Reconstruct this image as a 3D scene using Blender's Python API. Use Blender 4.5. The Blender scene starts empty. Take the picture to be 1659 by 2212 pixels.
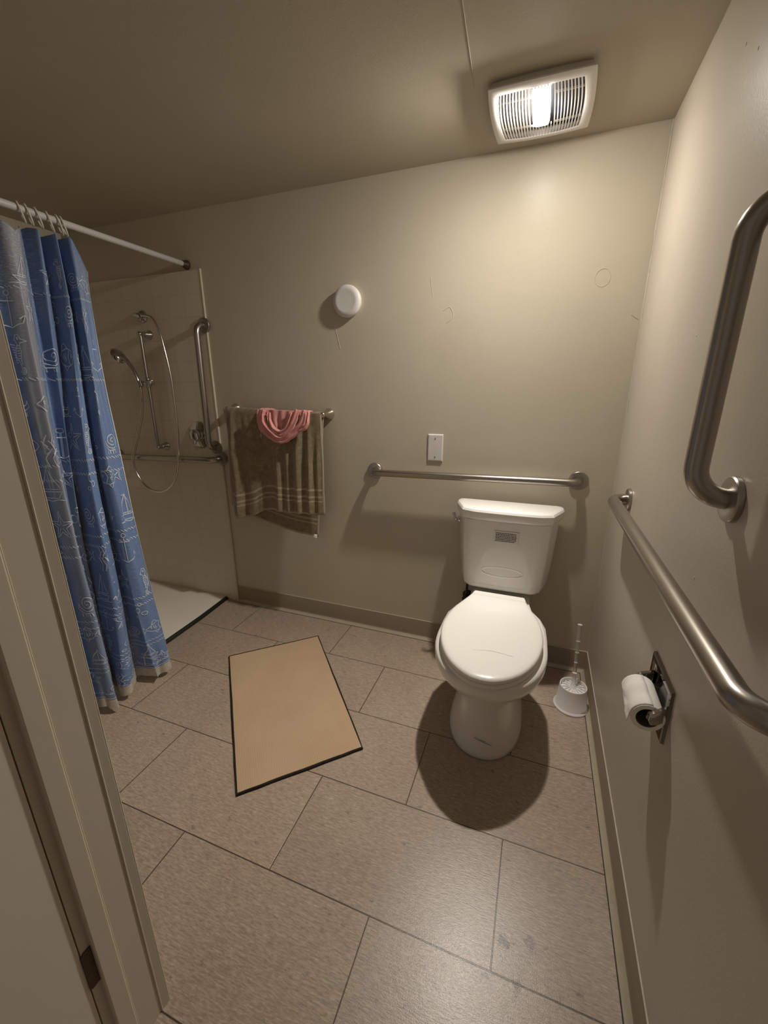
import bpy, bmesh, math, random
from mathutils import Vector, Matrix
random.seed(7)
SC = bpy.context.scene
COL = SC.collection
PI = math.pi

# ------------------------------------------------------------------ camera, world, exposure
CAMLOC = (-0.31199, -1.88160, 1.29)
CAMROT = ((0.93736941, -0.09799512, 0.33426867),
          (0.34832651, 0.27110205, -0.89731395),
          (-0.00268853, 0.95754929, 0.28825707))
cd = bpy.data.cameras.new('camera')
cam = bpy.data.objects.new('camera', cd)
COL.objects.link(cam)
cam.matrix_world = Matrix.Translation(CAMLOC) @ Matrix(CAMROT).to_4x4()
cd.sensor_fit = 'VERTICAL'
cd.sensor_height = 36.0
cd.lens = 891.1106 / 2212 * 36.0
cd.clip_start = 0.01
SC.camera = cam

world = bpy.data.worlds.new('world')
SC.world = world
world.use_nodes = True
wb = world.node_tree.nodes['Background']
wb.inputs['Color'].default_value = (1.0, 0.86, 0.70, 1)
wb.inputs['Strength'].default_value = 0.15

LAMP_COL = (1.0, 0.93, 0.84)
LENS_POWER = 6.0                      # emission of the fan lamp's lens
LAMP_POWER = 50.0                     # the same lamp's light into the room
ld = bpy.data.lights.new('fan_lamp_light', 'POINT')
ld.energy = LAMP_POWER
ld.color = LAMP_COL
ld.shadow_soft_size = 0.028
lo = bpy.data.objects.new('fan_lamp_light', ld)
COL.objects.link(lo)
lo.location = (-0.403, -0.264, 2.0895)
# made-up angular profile, fitted to balance the room's brightness: a smooth wide beam thrown down and away from the two near walls
ld.use_nodes = True
_nt = ld.node_tree
_em = next(n for n in _nt.nodes if n.type == 'EMISSION')
_g = _nt.nodes.new('ShaderNodeNewGeometry')
_s = _nt.nodes.new('ShaderNodeSeparateXYZ')
_nt.links.new(_g.outputs['Incoming'], _s.inputs[0])
def _m(op, a, b):
    n = _nt.nodes.new('ShaderNodeMath'); n.operation = op
    for i, v in enumerate((a, b)):
        if isinstance(v, (int, float)): n.inputs[i].default_value = v
        else: _nt.links.new(v, n.inputs[i])
    return n.outputs[0]
_x, _y, _z = _s.outputs[0], _s.outputs[1], _s.outputs[2]
_P = (-1.852, -0.86, -0.501, -2.549, 1.186, 0.103, 0.937, 0.809, 0.102)
_sum = _P[0]
for _k, _t in ((1, _x), (2, _y), (3, _z), (4, _m('MULTIPLY', _x, _y)), (5, _m('MULTIPLY', _x, _z)), (6, _m('MULTIPLY', _y, _z)),
               (7, _m('SUBTRACT', _m('MULTIPLY', _x, _x), _m('MULTIPLY', _y, _y))), (8, _m('MULTIPLY', _z, _z))):
    _sum = _m('ADD', _m('MULTIPLY', _t, _P[_k]), _sum)
_nt.links.new(_m('POWER', math.e, _sum), _em.inputs['Strength'])

SC.view_settings.view_transform = 'Standard'
SC.view_settings.look = 'None'
SC.view_settings.gamma = 1.0
SC.view_settings.use_curve_mapping = False
SC.view_settings.exposure = 0.0

# ------------------------------------------------------------------ room measures (metres)
H = 2.127                              # ceiling
XL = -2.96                             # left wall
YF, YO = -1.538, -1.634                # front wall, inner and outer face
XJ = -0.952                            # left jamb of the doorway
YH = -2.9                              # how far the hall floor and side wall run

# ------------------------------------------------------------------ materials
def new_mat(name):
    m = bpy.data.materials.new(name)
    m.use_nodes = True
    nt = m.node_tree
    return m, nt, nt.nodes['Principled BSDF']

def setp(b, color=None, rough=None, metal=None, spec=None, **kw):
    if color is not None: b.inputs['Base Color'].default_value = (*color, 1)
    if rough is not None: b.inputs['Roughness'].default_value = rough
    if metal is not None: b.inputs['Metallic'].default_value = metal
    if spec is not None: b.inputs['Specular IOR Level'].default_value = spec
    for k, v in kw.items():
        b.inputs[k.replace('_', ' ')].default_value = v

def N(nt, t, **props):
    n = nt.nodes.new(t)
    for k, v in props.items():
        setattr(n, k, v)
    return n

def pos_vec(nt, scale=(1, 1, 1), loc=(0, 0, 0), rot=(0, 0, 0)):
    g = N(nt, 'ShaderNodeNewGeometry')
    mp = N(nt, 'ShaderNodeMapping')
    mp.inputs['Scale'].default_value = scale
    mp.inputs['Location'].default_value = loc
    mp.inputs['Rotation'].default_value = rot
    nt.links.new(g.outputs['Position'], mp.inputs['Vector'])
    return mp.outputs['Vector']

def noise(nt, vec, scale, detail=3, rough=0.55):
    n = N(nt, 'ShaderNodeTexNoise')
    n.inputs['Scale'].default_value = scale
    n.inputs['Detail'].default_value = detail
    n.inputs['Roughness'].default_value = rough
    nt.links.new(vec, n.inputs['Vector'])
    return n.outputs['Fac']

def ramp(nt, fac, stops):
    r = N(nt, 'ShaderNodeValToRGB')
    el = r.color_ramp.elements
    while len(el) < len(stops): el.new(0.5)
    for e, (p, c) in zip(el, stops):
        e.position = p
        e.color = (*c, 1) if len(c) == 3 else c
    nt.links.new(fac, r.inputs['Fac'])
    return r.outputs['Color']

def mixc(nt, fac, a, b, mode='MIX'):
    m = N(nt, 'ShaderNodeMix', data_type='RGBA', blend_type=mode)
    for sock, v in ((m.inputs['Factor'], fac), (m.inputs['A'], a), (m.inputs['B'], b)):
        pass
    ins = {'f': m.inputs[0], 'a': m.inputs[6], 'b': m.inputs[7]}
    for k, v in (('f', fac), ('a', a), ('b', b)):
        if hasattr(v, 'links') or isinstance(v, bpy.types.NodeSocket):
            nt.links.new(v, ins[k])
        elif isinstance(v, (int, float)):
            ins[k].default_value = v
        else:
            ins[k].default_value = (*v, 1)
    return m.outputs[2]

def bump(nt, bsdf, height, strength, dist):
    b = N(nt, 'ShaderNodeBump')
    b.inputs['Strength'].default_value = strength
    b.inputs['Distance'].default_value = dist
    nt.links.new(height, b.inputs['Height'])
    nt.links.new(b.outputs['Normal'], bsdf.inputs['Normal'])
    return b

def sc_col(c, k): return tuple(x * k for x in c)

def simple(name, color, rough=0.4, metal=0.0, spec=0.5, var=0.06, vscale=6.0, bmp=0.0, bscale=200.0, **kw):
    m, nt, b = new_mat(name)
    setp(b, color, rough, metal, spec, **kw)
    v = pos_vec(nt)
    f = noise(nt, v, vscale, 4)
    c = ramp(nt, f, [(0.3, sc_col(color, 1 - var)), (0.7, sc_col(color, 1 + var * 0.6))])
    nt.links.new(c, b.inputs['Base Color'])
    if bmp:
        bump(nt, b, noise(nt, v, bscale, 2), bmp, 0.001)
    return m

def paint_mat(name, color, peel=0.2, rough=0.40, spec=0.3):
    m, nt, b = new_mat(name)
    setp(b, color, rough, 0, spec)
    v = pos_vec(nt)
    big = noise(nt, v, 2.2, 4, 0.6)
    c = ramp(nt, big, [(0.3, sc_col(color, 0.95)), (0.7, sc_col(color, 1.03))])
    nt.links.new(c, b.inputs['Base Color'])
    mid = noise(nt, v, 14, 3, 0.6)
    fine = noise(nt, v, 190, 2, 0.6)
    add = N(nt, 'ShaderNodeMath', operation='MULTIPLY_ADD')
    nt.links.new(mid, add.inputs[0]); add.inputs[1].default_value = 1.6
    nt.links.new(fine, add.inputs[2])
    bump(nt, b, add.outputs[0], peel, 0.0016)
    return m

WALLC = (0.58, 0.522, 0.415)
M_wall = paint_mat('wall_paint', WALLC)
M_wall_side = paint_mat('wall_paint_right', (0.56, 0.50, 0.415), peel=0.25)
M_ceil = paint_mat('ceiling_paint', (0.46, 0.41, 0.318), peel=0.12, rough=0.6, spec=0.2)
M_trim = simple('door_trim_paint', (0.60, 0.53, 0.435), rough=0.42, spec=0.4, var=0.03, bmp=0.08, bscale=60)
M_door = simple('door_paint', (0.72, 0.655, 0.565), rough=0.5, spec=0.35, var=0.02, bmp=0.1, bscale=120)
M_base = simple('vinyl_cove_base', (0.315, 0.255, 0.182), rough=0.45, spec=0.35, var=0.05)
M_toe = simple('vinyl_cove_toe', (0.42, 0.36, 0.27), rough=0.4, spec=0.4, var=0.08, vscale=30)
M_caulk = simple('caulk', (0.62, 0.57, 0.46), rough=0.5, var=0.1, vscale=40)
M_grime = simple('grime_joint', (0.05, 0.038, 0.026), rough=0.8, var=0.3, vscale=40)
M_porcelain = simple('white_porcelain', (0.80, 0.78, 0.735), rough=0.09, spec=0.55, var=0.01)
M_seat = simple('white_seat_plastic', (0.82, 0.80, 0.755), rough=0.22, spec=0.45, var=0.01)
M_plastic = simple('white_plastic', (0.74, 0.72, 0.69), rough=0.4, spec=0.4, var=0.02)
M_brushpl = simple('brush_white_plastic', (0.87, 0.84, 0.815), rough=0.35, spec=0.4, var=0.03)
M_ring = simple('ring_plastic', (0.60, 0.555, 0.48), rough=0.35, var=0.04)
M_rod = simple('rod_white_enamel', (0.54, 0.51, 0.49), rough=0.28, spec=0.5, var=0.03)
M_black = simple('black_rubber', (0.006, 0.0055, 0.005), rough=0.5, var=0.2)
M_pan = simple('shower_pan_acrylic', (0.80, 0.75, 0.66), rough=0.4, spec=0.4, var=0.04, bmp=0.12, bscale=90)
M_paper = simple('toilet_paper', (0.90, 0.87, 0.82), rough=0.9, spec=0.1, var=0.03, vscale=40, bmp=0.35, bscale=140)
M_core = simple('cardboard_core', (0.16, 0.125, 0.09), rough=0.9, spec=0.1)
M_hinge = simple('dark_bronze', (0.09, 0.055, 0.03), rough=0.5, metal=0.5, var=0.3, vscale=60)
M_back_dark = simple('fan_cavity_dark', (0.05, 0.055, 0.075), rough=0.45, metal=0.3, var=0.2)
M_back_light = simple('fan_cavity_reflector', (0.20, 0.195, 0.185), rough=0.35, var=0.15, vscale=60)
M_sticker = simple('paper_sticker', (0.72, 0.70, 0.64), rough=0.7, var=0.02)
M_ink = simple('black_ink', (0.045, 0.042, 0.04), rough=0.8, var=0.1)
M_scratch = simple('scratch_mark', (0.30, 0.28, 0.25), rough=0.7)

def metal(name, color, rough, aniso_scale=None, bmpk=0.0):
    m, nt, b = new_mat(name)
    setp(b, color, rough, 1.0)
    v = pos_vec(nt, aniso_scale or (3, 3, 3))
    f = noise(nt, v, 8.0, 3)
    r = N(nt, 'ShaderNodeMapRange')
    r.inputs['To Min'].default_value = max(0.03, rough - 0.03)
    r.inputs['To Max'].default_value = rough + 0.03
    nt.links.new(f, r.inputs['Value'])
    nt.links.new(r.outputs['Result'], b.inputs['Roughness'])
    if bmpk: bump(nt, b, f, bmpk, 0.0004)
    return m
M_steel = metal('brushed_stainless', (0.40, 0.37, 0.335), 0.31, (3, 3, 3))
M_steel_fl = metal('satin_stainless_flange', (0.42, 0.39, 0.355), 0.33)
M_chrome = metal('chrome', (0.55, 0.53, 0.51), 0.08)
M_nickel = metal('satin_nickel', (0.62, 0.56, 0.46), 0.24)
M_hose = metal('hose_metal', (0.62, 0.59, 0.54), 0.2)
M_chrome_plate = metal('polished_plate', (0.24, 0.225, 0.21), 0.07)  # chrome darkened so the plate's dim reflections sit in its colour
M_screw = metal('painted_screw', (0.62, 0.60, 0.56), 0.3)

def floor_mat():
    m, nt, b = new_mat('vinyl_floor_tile')
    v = pos_vec(nt, loc=(-0.0065 + 6.05, 1.230 + 3.115, 0))
    br = N(nt, 'ShaderNodeTexBrick', offset=0.5, offset_frequency=2, squash=1.0, squash_frequency=2)
    nt.links.new(v, br.inputs['Vector'])
    br.inputs['Scale'].default_value = 1.0
    br.inputs['Brick Width'].default_value = 0.605
    br.inputs['Row Height'].default_value = 0.3115
    br.inputs['Mortar Size'].default_value = 0.0019
    br.inputs['Mortar Smooth'].default_value = 0.25
    br.inputs['Bias'].default_value = 0.0
    br.inputs['Color1'].default_value = (0, 0, 0, 1)
    br.inputs['Color2'].default_value = (1, 1, 1, 1)
    br.inputs['Mortar'].default_value = (0.5, 0.5, 0.5, 1)
    # woven, streaky print along x
    st1 = noise(nt, pos_vec(nt, (9, 75, 1)), 2.6, 5, 0.65)
    st2 = noise(nt, pos_vec(nt, (40, 190, 1)), 1.6, 3, 0.7)
    blot = noise(nt, pos_vec(nt), 3.2, 5, 0.65)
    base = ramp(nt, st1, [(0.28, (0.315, 0.250, 0.196)), (0.5, (0.405, 0.325, 0.258)), (0.72, (0.505, 0.415, 0.335))])
    fine = ramp(nt, st2, [(0.32, (0.70, 0.69, 0.68)), (0.68, (1.20, 1.20, 1.20))])
    c = mixc(nt, 1.0, base, fine, 'MULTIPLY')
    big = ramp(nt, blot, [(0.3, (0.93, 0.90, 0.88)), (0.7, (1.05, 1.05, 1.03))])
    c = mixc(nt, 1.0, c, big, 'MULTIPLY')
    per = ramp(nt, br.outputs['Color'], [(0.0, (0.95, 0.95, 0.95)), (1.0, (1.05, 1.04, 1.03))])
    c = mixc(nt, 1.0, c, per, 'MULTIPLY')
    # scattered grey scuffs, thickest in the tile by the right wall
    sp = noise(nt, pos_vec(nt, (1, 1.4, 1)), 24, 3, 0.6)
    g = N(nt, 'ShaderNodeNewGeometry')
    dist = N(nt, 'ShaderNodeVectorMath', operation='DISTANCE')
    nt.links.new(g.outputs['Position'], dist.inputs[0])
    dist.inputs[1].default_value = (-0.24, -1.40, 0)
    near = N(nt, 'ShaderNodeMapRange')
    near.inputs['From Min'].default_value = 0.05
    near.inputs['From Max'].default_value = 0.32
    near.inputs['To Min'].default_value = 0.12
    near.inputs['To Max'].default_value = 0.0
    nt.links.new(dist.outputs['Value'], near.inputs['Value'])
    add = N(nt, 'ShaderNodeMath', operation='ADD')
    nt.links.new(sp, add.inputs[0]); nt.links.new(near.outputs['Result'], add.inputs[1])
    spm = ramp(nt, add.outputs[0], [(0.66, (0, 0, 0)), (0.76, (0.75, 0.75, 0.75))])
    c = mixc(nt, spm, c, (0.10, 0.085, 0.075))
    # two old marks: a cluster of dark spots and a brown stain on a seam
    def mark(c, x, y, r0, r1, lo, hi, sc_, col):
        d = N(nt, 'ShaderNodeVectorMath', operation='DISTANCE')
        nt.links.new(g.outputs['Position'], d.inputs[0]); d.inputs[1].default_value = (x, y, 0)
        mr = N(nt, 'ShaderNodeMapRange'); mr.inputs['From Min'].default_value = r0; mr.inputs['From Max'].default_value = r1
        mr.inputs['To Min'].default_value = 0.27; mr.inputs['To Max'].default_value = -0.25
        nt.links.new(d.outputs['Value'], mr.inputs['Value'])
        ad = N(nt, 'ShaderNodeMath', operation='ADD')
        nt.links.new(noise(nt, pos_vec(nt, loc=(x*3, 0, 0)), sc_, 3, 0.6), ad.inputs[0]); nt.links.new(mr.outputs['Result'], ad.inputs[1])
        return mixc(nt, ramp(nt, ad.outputs[0], [(lo, (0, 0, 0)), (hi, (0.8, 0.8, 0.8))]), c, col)
    c = mark(c, -0.272, -1.163, 0.005, 0.040, 0.60, 0.70, 70, (0.055, 0.046, 0.040))
    c = mark(c, -0.215, -1.145, 0.005, 0.050, 0.64, 0.78, 55, (0.16, 0.135, 0.115))
    c = mark(c, -0.240, -1.236, 0.002, 0.035, 0.58, 0.76, 60, (0.16, 0.105, 0.06))
    c = mixc(nt, br.outputs['Fac'], c, (0.075, 0.052, 0.034))
    nt.links.new(c, b.inputs['Base Color'])
    b.inputs['Specular IOR Level'].default_value = 0.6
    rr = N(nt, 'ShaderNodeMapRange')
    rr.inputs['To Min'].default_value = 0.24
    rr.inputs['To Max'].default_value = 0.38
    nt.links.new(blot, rr.inputs['Value'])
    nt.links.new(rr.outputs['Result'], b.inputs['Roughness'])
    hh = N(nt, 'ShaderNodeMath', operation='MULTIPLY_ADD')
    nt.links.new(br.outputs['Fac'], hh.inputs[0]); hh.inputs[1].default_value = -2.5
    sm = N(nt, 'ShaderNodeMath', operation='MULTIPLY_ADD')
    nt.links.new(noise(nt, pos_vec(nt), 420, 2), sm.inputs[0]); sm.inputs[1].default_value = 0.6
    nt.links.new(st2, sm.inputs[2])
    nt.links.new(sm.outputs[0], hh.inputs[2])
    bump(nt, b, hh.outputs[0], 0.28, 0.0012)
    return m
M_floor = floor_mat()

def wall_tile_mat():
    m, nt, b = new_mat('ceramic_wall_tile')
    g = N(nt, 'ShaderNodeNewGeometry')
    sx = N(nt, 'ShaderNodeSeparateXYZ'); nt.links.new(g.outputs['Position'], sx.inputs[0])
    cx = N(nt, 'ShaderNodeCombineXYZ')
    ax = N(nt, 'ShaderNodeMath', operation='SUBTRACT')
    nt.links.new(sx.outputs['X'], ax.inputs[0]); nt.links.new(sx.outputs['Y'], ax.inputs[1])
    ad = N(nt, 'ShaderNodeMath', operation='ADD'); nt.links.new(ax.outputs[0], ad.inputs[0]); ad.inputs[1].default_value = 2.006 + 10.8
    nt.links.new(ad.outputs[0], cx.inputs['X'])
    az = N(nt, 'ShaderNodeMath', operation='ADD'); nt.links.new(sx.outputs['Z'], az.inputs[0]); az.inputs[1].default_value = 0.079
    nt.links.new(az.outputs[0], cx.inputs['Y'])
    br = N(nt, 'ShaderNodeTexBrick', offset=0.0, offset_frequency=2)
    nt.links.new(cx.outputs[0], br.inputs['Vector'])
    br.inputs['Scale'].default_value = 1.0
    br.inputs['Brick Width'].default_value = 0.108
    br.inputs['Row Height'].default_value = 0.108
    br.inputs['Mortar Size'].default_value = 0.0011
    br.inputs['Mortar Smooth'].default_value = 0.4
    br.inputs['Color1'].default_value = (0, 0, 0, 1)
    br.inputs['Color2'].default_value = (1, 1, 1, 1)
    c = ramp(nt, br.outputs['Color'], [(0, (0.70, 0.63, 0.515)), (1, (0.715, 0.645, 0.53))])
    c = mixc(nt, br.outputs['Fac'], c, (0.55, 0.49, 0.40))
    nt.links.new(c, b.inputs['Base Color'])
    b.inputs['Roughness'].default_value = 0.28
    b.inputs['Specular IOR Level'].default_value = 0.4
    inv = N(nt, 'ShaderNodeMath', operation='MULTIPLY'); inv.inputs[1].default_value = -1.0
    nt.links.new(br.outputs['Fac'], inv.inputs[0])
    bump(nt, b, inv.outputs[0], 0.35, 0.0015)
    return m
M_wtile = wall_tile_mat()

def towel_mat():
    m, nt, b = new_mat('brown_terry_towel')
    uv = N(nt, 'ShaderNodeUVMap'); uv.uv_map = 'cloth'
    sx = N(nt, 'ShaderNodeSeparateXYZ'); nt.links.new(uv.outputs['UV'], sx.inputs[0])
    v = pos_vec(nt)
    f = noise(nt, v, 45, 4, 0.7)
    c = ramp(nt, f, [(0.3, (0.20, 0.150, 0.092)), (0.7, (0.34, 0.265, 0.170))])
    # light stripes across the towel near the hem: v measured in metres from the hem
    band = None
    def smooth(lo, hi):
        a = N(nt, 'ShaderNodeMath', operation='GREATER_THAN'); nt.links.new(sx.outputs['Y'], a.inputs[0]); a.inputs[1].default_value = lo
        d = N(nt, 'ShaderNodeMath', operation='LESS_THAN'); nt.links.new(sx.outputs['Y'], d.inputs[0]); d.inputs[1].default_value = hi
        x = N(nt, 'ShaderNodeMath', operation='MULTIPLY'); nt.links.new(a.outputs[0], x.inputs[0]); nt.links.new(d.outputs[0], x.inputs[1])
        return x.outputs[0]
    masks = [smooth(0.0, 0.009), smooth(0.066, 0.074), smooth(0.088, 0.098), smooth(0.124, 0.135)]
    acc = masks[0]
    for k in masks[1:]:
        mx = N(nt, 'ShaderNodeMath', operation='MAXIMUM'); nt.links.new(acc, mx.inputs[0]); nt.links.new(k, mx.inputs[1]); acc = mx.outputs[0]
    for lo, hi in ((-1, 0.008), (0.572, 2)):
        a = N(nt, 'ShaderNodeMath', operation='GREATER_THAN'); nt.links.new(sx.outputs['X'], a.inputs[0]); a.inputs[1].default_value = lo
        d = N(nt, 'ShaderNodeMath', operation='LESS_THAN'); nt.links.new(sx.outputs['X'], d.inputs[0]); d.inputs[1].default_value = hi
        x = N(nt, 'ShaderNodeMath', operation='MULTIPLY'); nt.links.new(a.outputs[0], x.inputs[0]); nt.links.new(d.outputs[0], x.inputs[1])
        mx = N(nt, 'ShaderNodeMath', operation='MAXIMUM'); nt.links.new(acc, mx.inputs[0]); nt.links.new(x.outputs[0], mx.inputs[1]); acc = mx.outputs[0]
    k = N(nt, 'ShaderNodeMath', operation='MULTIPLY'); nt.links.new(acc, k.inputs[0]); k.inputs[1].default_value = 0.75
    c = mixc(nt, k.outputs[0], c, (0.50, 0.415, 0.305))
    nt.links.new(c, b.inputs['Base Color'])
    setp(b, rough=0.95, spec=0.1)
    b.inputs['Sheen Weight'].default_value = 0.25
    b.inputs['Sheen Roughness'].default_value = 0.5
    bump(nt, b, noise(nt, v, 330, 3, 0.7), 0.9, 0.004)
    return m
M_towel = towel_mat()

def pink_mat():
    m, nt, b = new_mat('pink_jersey')
    v = pos_vec(nt)
    c = ramp(nt, noise(nt, v, 30, 3), [(0.3, (0.66, 0.285, 0.265)), (0.7, (0.76, 0.355, 0.335))])
    nt.links.new(c, b.inputs['Base Color'])
    setp(b, rough=0.85, spec=0.15)
    b.inputs['Sheen Weight'].default_value = 0.15
    bump(nt, b, noise(nt, v, 600, 2), 0.3, 0.001)
    return m
M_pink = pink_mat()

def curtain_mat():
    m, nt, b = new_mat('blue_woven_curtain')
    uv = N(nt, 'ShaderNodeUVMap'); uv.uv_map = 'cloth'
    def uvn(scale, s, d=2, r=0.6):
        mp = N(nt, 'ShaderNodeMapping'); mp.inputs['Scale'].default_value = scale
        nt.links.new(uv.outputs['UV'], mp.inputs['Vector'])
        return noise(nt, mp.outputs['Vector'], s, d, r)
    weave = uvn((16, 200, 1), 3.0, 4, 0.68)          # slubs that run across the cloth
    c = ramp(nt, weave, [(0.28, (0.078, 0.142, 0.31)), (0.55, (0.135, 0.212, 0.385)), (0.78, (0.27, 0.345, 0.49))])
    at = N(nt, 'ShaderNodeAttribute'); at.attribute_name = 'pale'
    pale = ramp(nt, weave, [(0.3, (0.215, 0.235, 0.29)), (0.75, (0.30, 0.318, 0.365))])
    c = mixc(nt, at.outputs['Fac'], c, pale)
    # the lacy header: dense pale threads near the top
    lace = uvn((26, 60, 1), 3.2, 5, 0.75)
    lm = ramp(nt, lace, [(0.50, (0, 0, 0)), (0.58, (1, 1, 1))])
    at2 = N(nt, 'ShaderNodeAttribute'); at2.attribute_name = 'lace'
    mm = N(nt, 'ShaderNodeMath', operation='MULTIPLY')
    nt.links.new(lm, mm.inputs[0]); nt.links.new(at2.outputs['Fac'], mm.inputs[1])
    c = mixc(nt, mm.outputs[0], c, (0.40, 0.41, 0.41))
    nt.links.new(c, b.inputs['Base Color'])
    setp(b, rough=0.55, spec=0.3)
    b.inputs['Sheen Weight'].default_value = 0.2
    bump(nt, b, weave, 0.12, 0.001)
    return m
M_curtain = curtain_mat()
M_thread = simple('white_print_thread', (0.56, 0.61, 0.68), rough=0.7, spec=0.2, var=0.05)
def hem_mat():
    m, nt, b = new_mat('sheer_hem')
    setp(b, (0.46, 0.42, 0.36), 0.7, 0, 0.2)
    c = ramp(nt, noise(nt, pos_vec(nt), 60, 3), [(0.3, (0.42, 0.38, 0.325)), (0.7, (0.52, 0.475, 0.41))])
    nt.links.new(c, b.inputs['Base Color'])
    return m
M_hem = hem_mat()

def mat_mat():
    m, nt, b = new_mat('bath_mat_weave')
    v = pos_vec(nt, rot=(0, 0, 0.85))
    w = N(nt, 'ShaderNodeTexWave', wave_type='BANDS', bands_direction='X')
    w.inputs['Scale'].default_value = 42
    w.inputs['Distortion'].default_value = 0.6
    nt.links.new(v, w.inputs['Vector'])
    w2 = N(nt, 'ShaderNodeTexWave', wave_type='BANDS', bands_direction='Y')
    w2.inputs['Scale'].default_value = 42
    nt.links.new(v, w2.inputs['Vector'])
    mu = N(nt, 'ShaderNodeMath', operation='MULTIPLY'); nt.links.new(w.outputs['Fac'], mu.inputs[0]); nt.links.new(w2.outputs['Fac'], mu.inputs[1])
    c = ramp(nt, noise(nt, pos_vec(nt), 5, 4), [(0.3, (0.47, 0.325, 0.20)), (0.7, (0.52, 0.37, 0.235))])
    c = mixc(nt, mu.outputs[0], c, (0.56, 0.42, 0.285))
    nt.links.new(c, b.inputs['Base Color'])
    setp(b, rough=0.9, spec=0.1)
    bump(nt, b, mu.outputs[0], 0.4, 0.0015)
    return m
M_mat = mat_mat()
M_matedge = simple('dark_mat_binding', (0.028, 0.022, 0.018), rough=0.85, spec=0.15, var=0.3, vscale=60)

def lens_mat():
    m, nt, b = new_mat('lit_lens')
    setp(b, (0.9, 0.88, 0.82), 0.3)
    b.inputs['Emission Color'].default_value = (*LAMP_COL, 1)
    b.inputs['Emission Strength'].default_value = LENS_POWER
    return m
M_lens = lens_mat()

def clear_mat():
    m, nt, b = new_mat('clear_acrylic')
    setp(b, (0.92, 0.9, 0.86), 0.12, 0, 0.5)
    b.inputs['Transmission Weight'].default_value = 0.85
    b.inputs['IOR'].default_value = 1.2
    return m
M_clear = clear_mat()

# ------------------------------------------------------------------ object helpers (vertices are given in world metres)
ORIGIN = {}
def root(name, loc, label, cat, group=None):
    o = bpy.data.objects.new(name, None)
    o.empty_display_size = 0.05
    COL.objects.link(o)
    o.location = loc
    ORIGIN[o.name] = Vector(loc)
    o['label'] = label; o['category'] = cat
    if group: o['group'] = group
    return o

def tag(o, label, cat, group=None):
    o['label'] = label; o['category'] = cat
    if group: o['group'] = group
    return o

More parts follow.
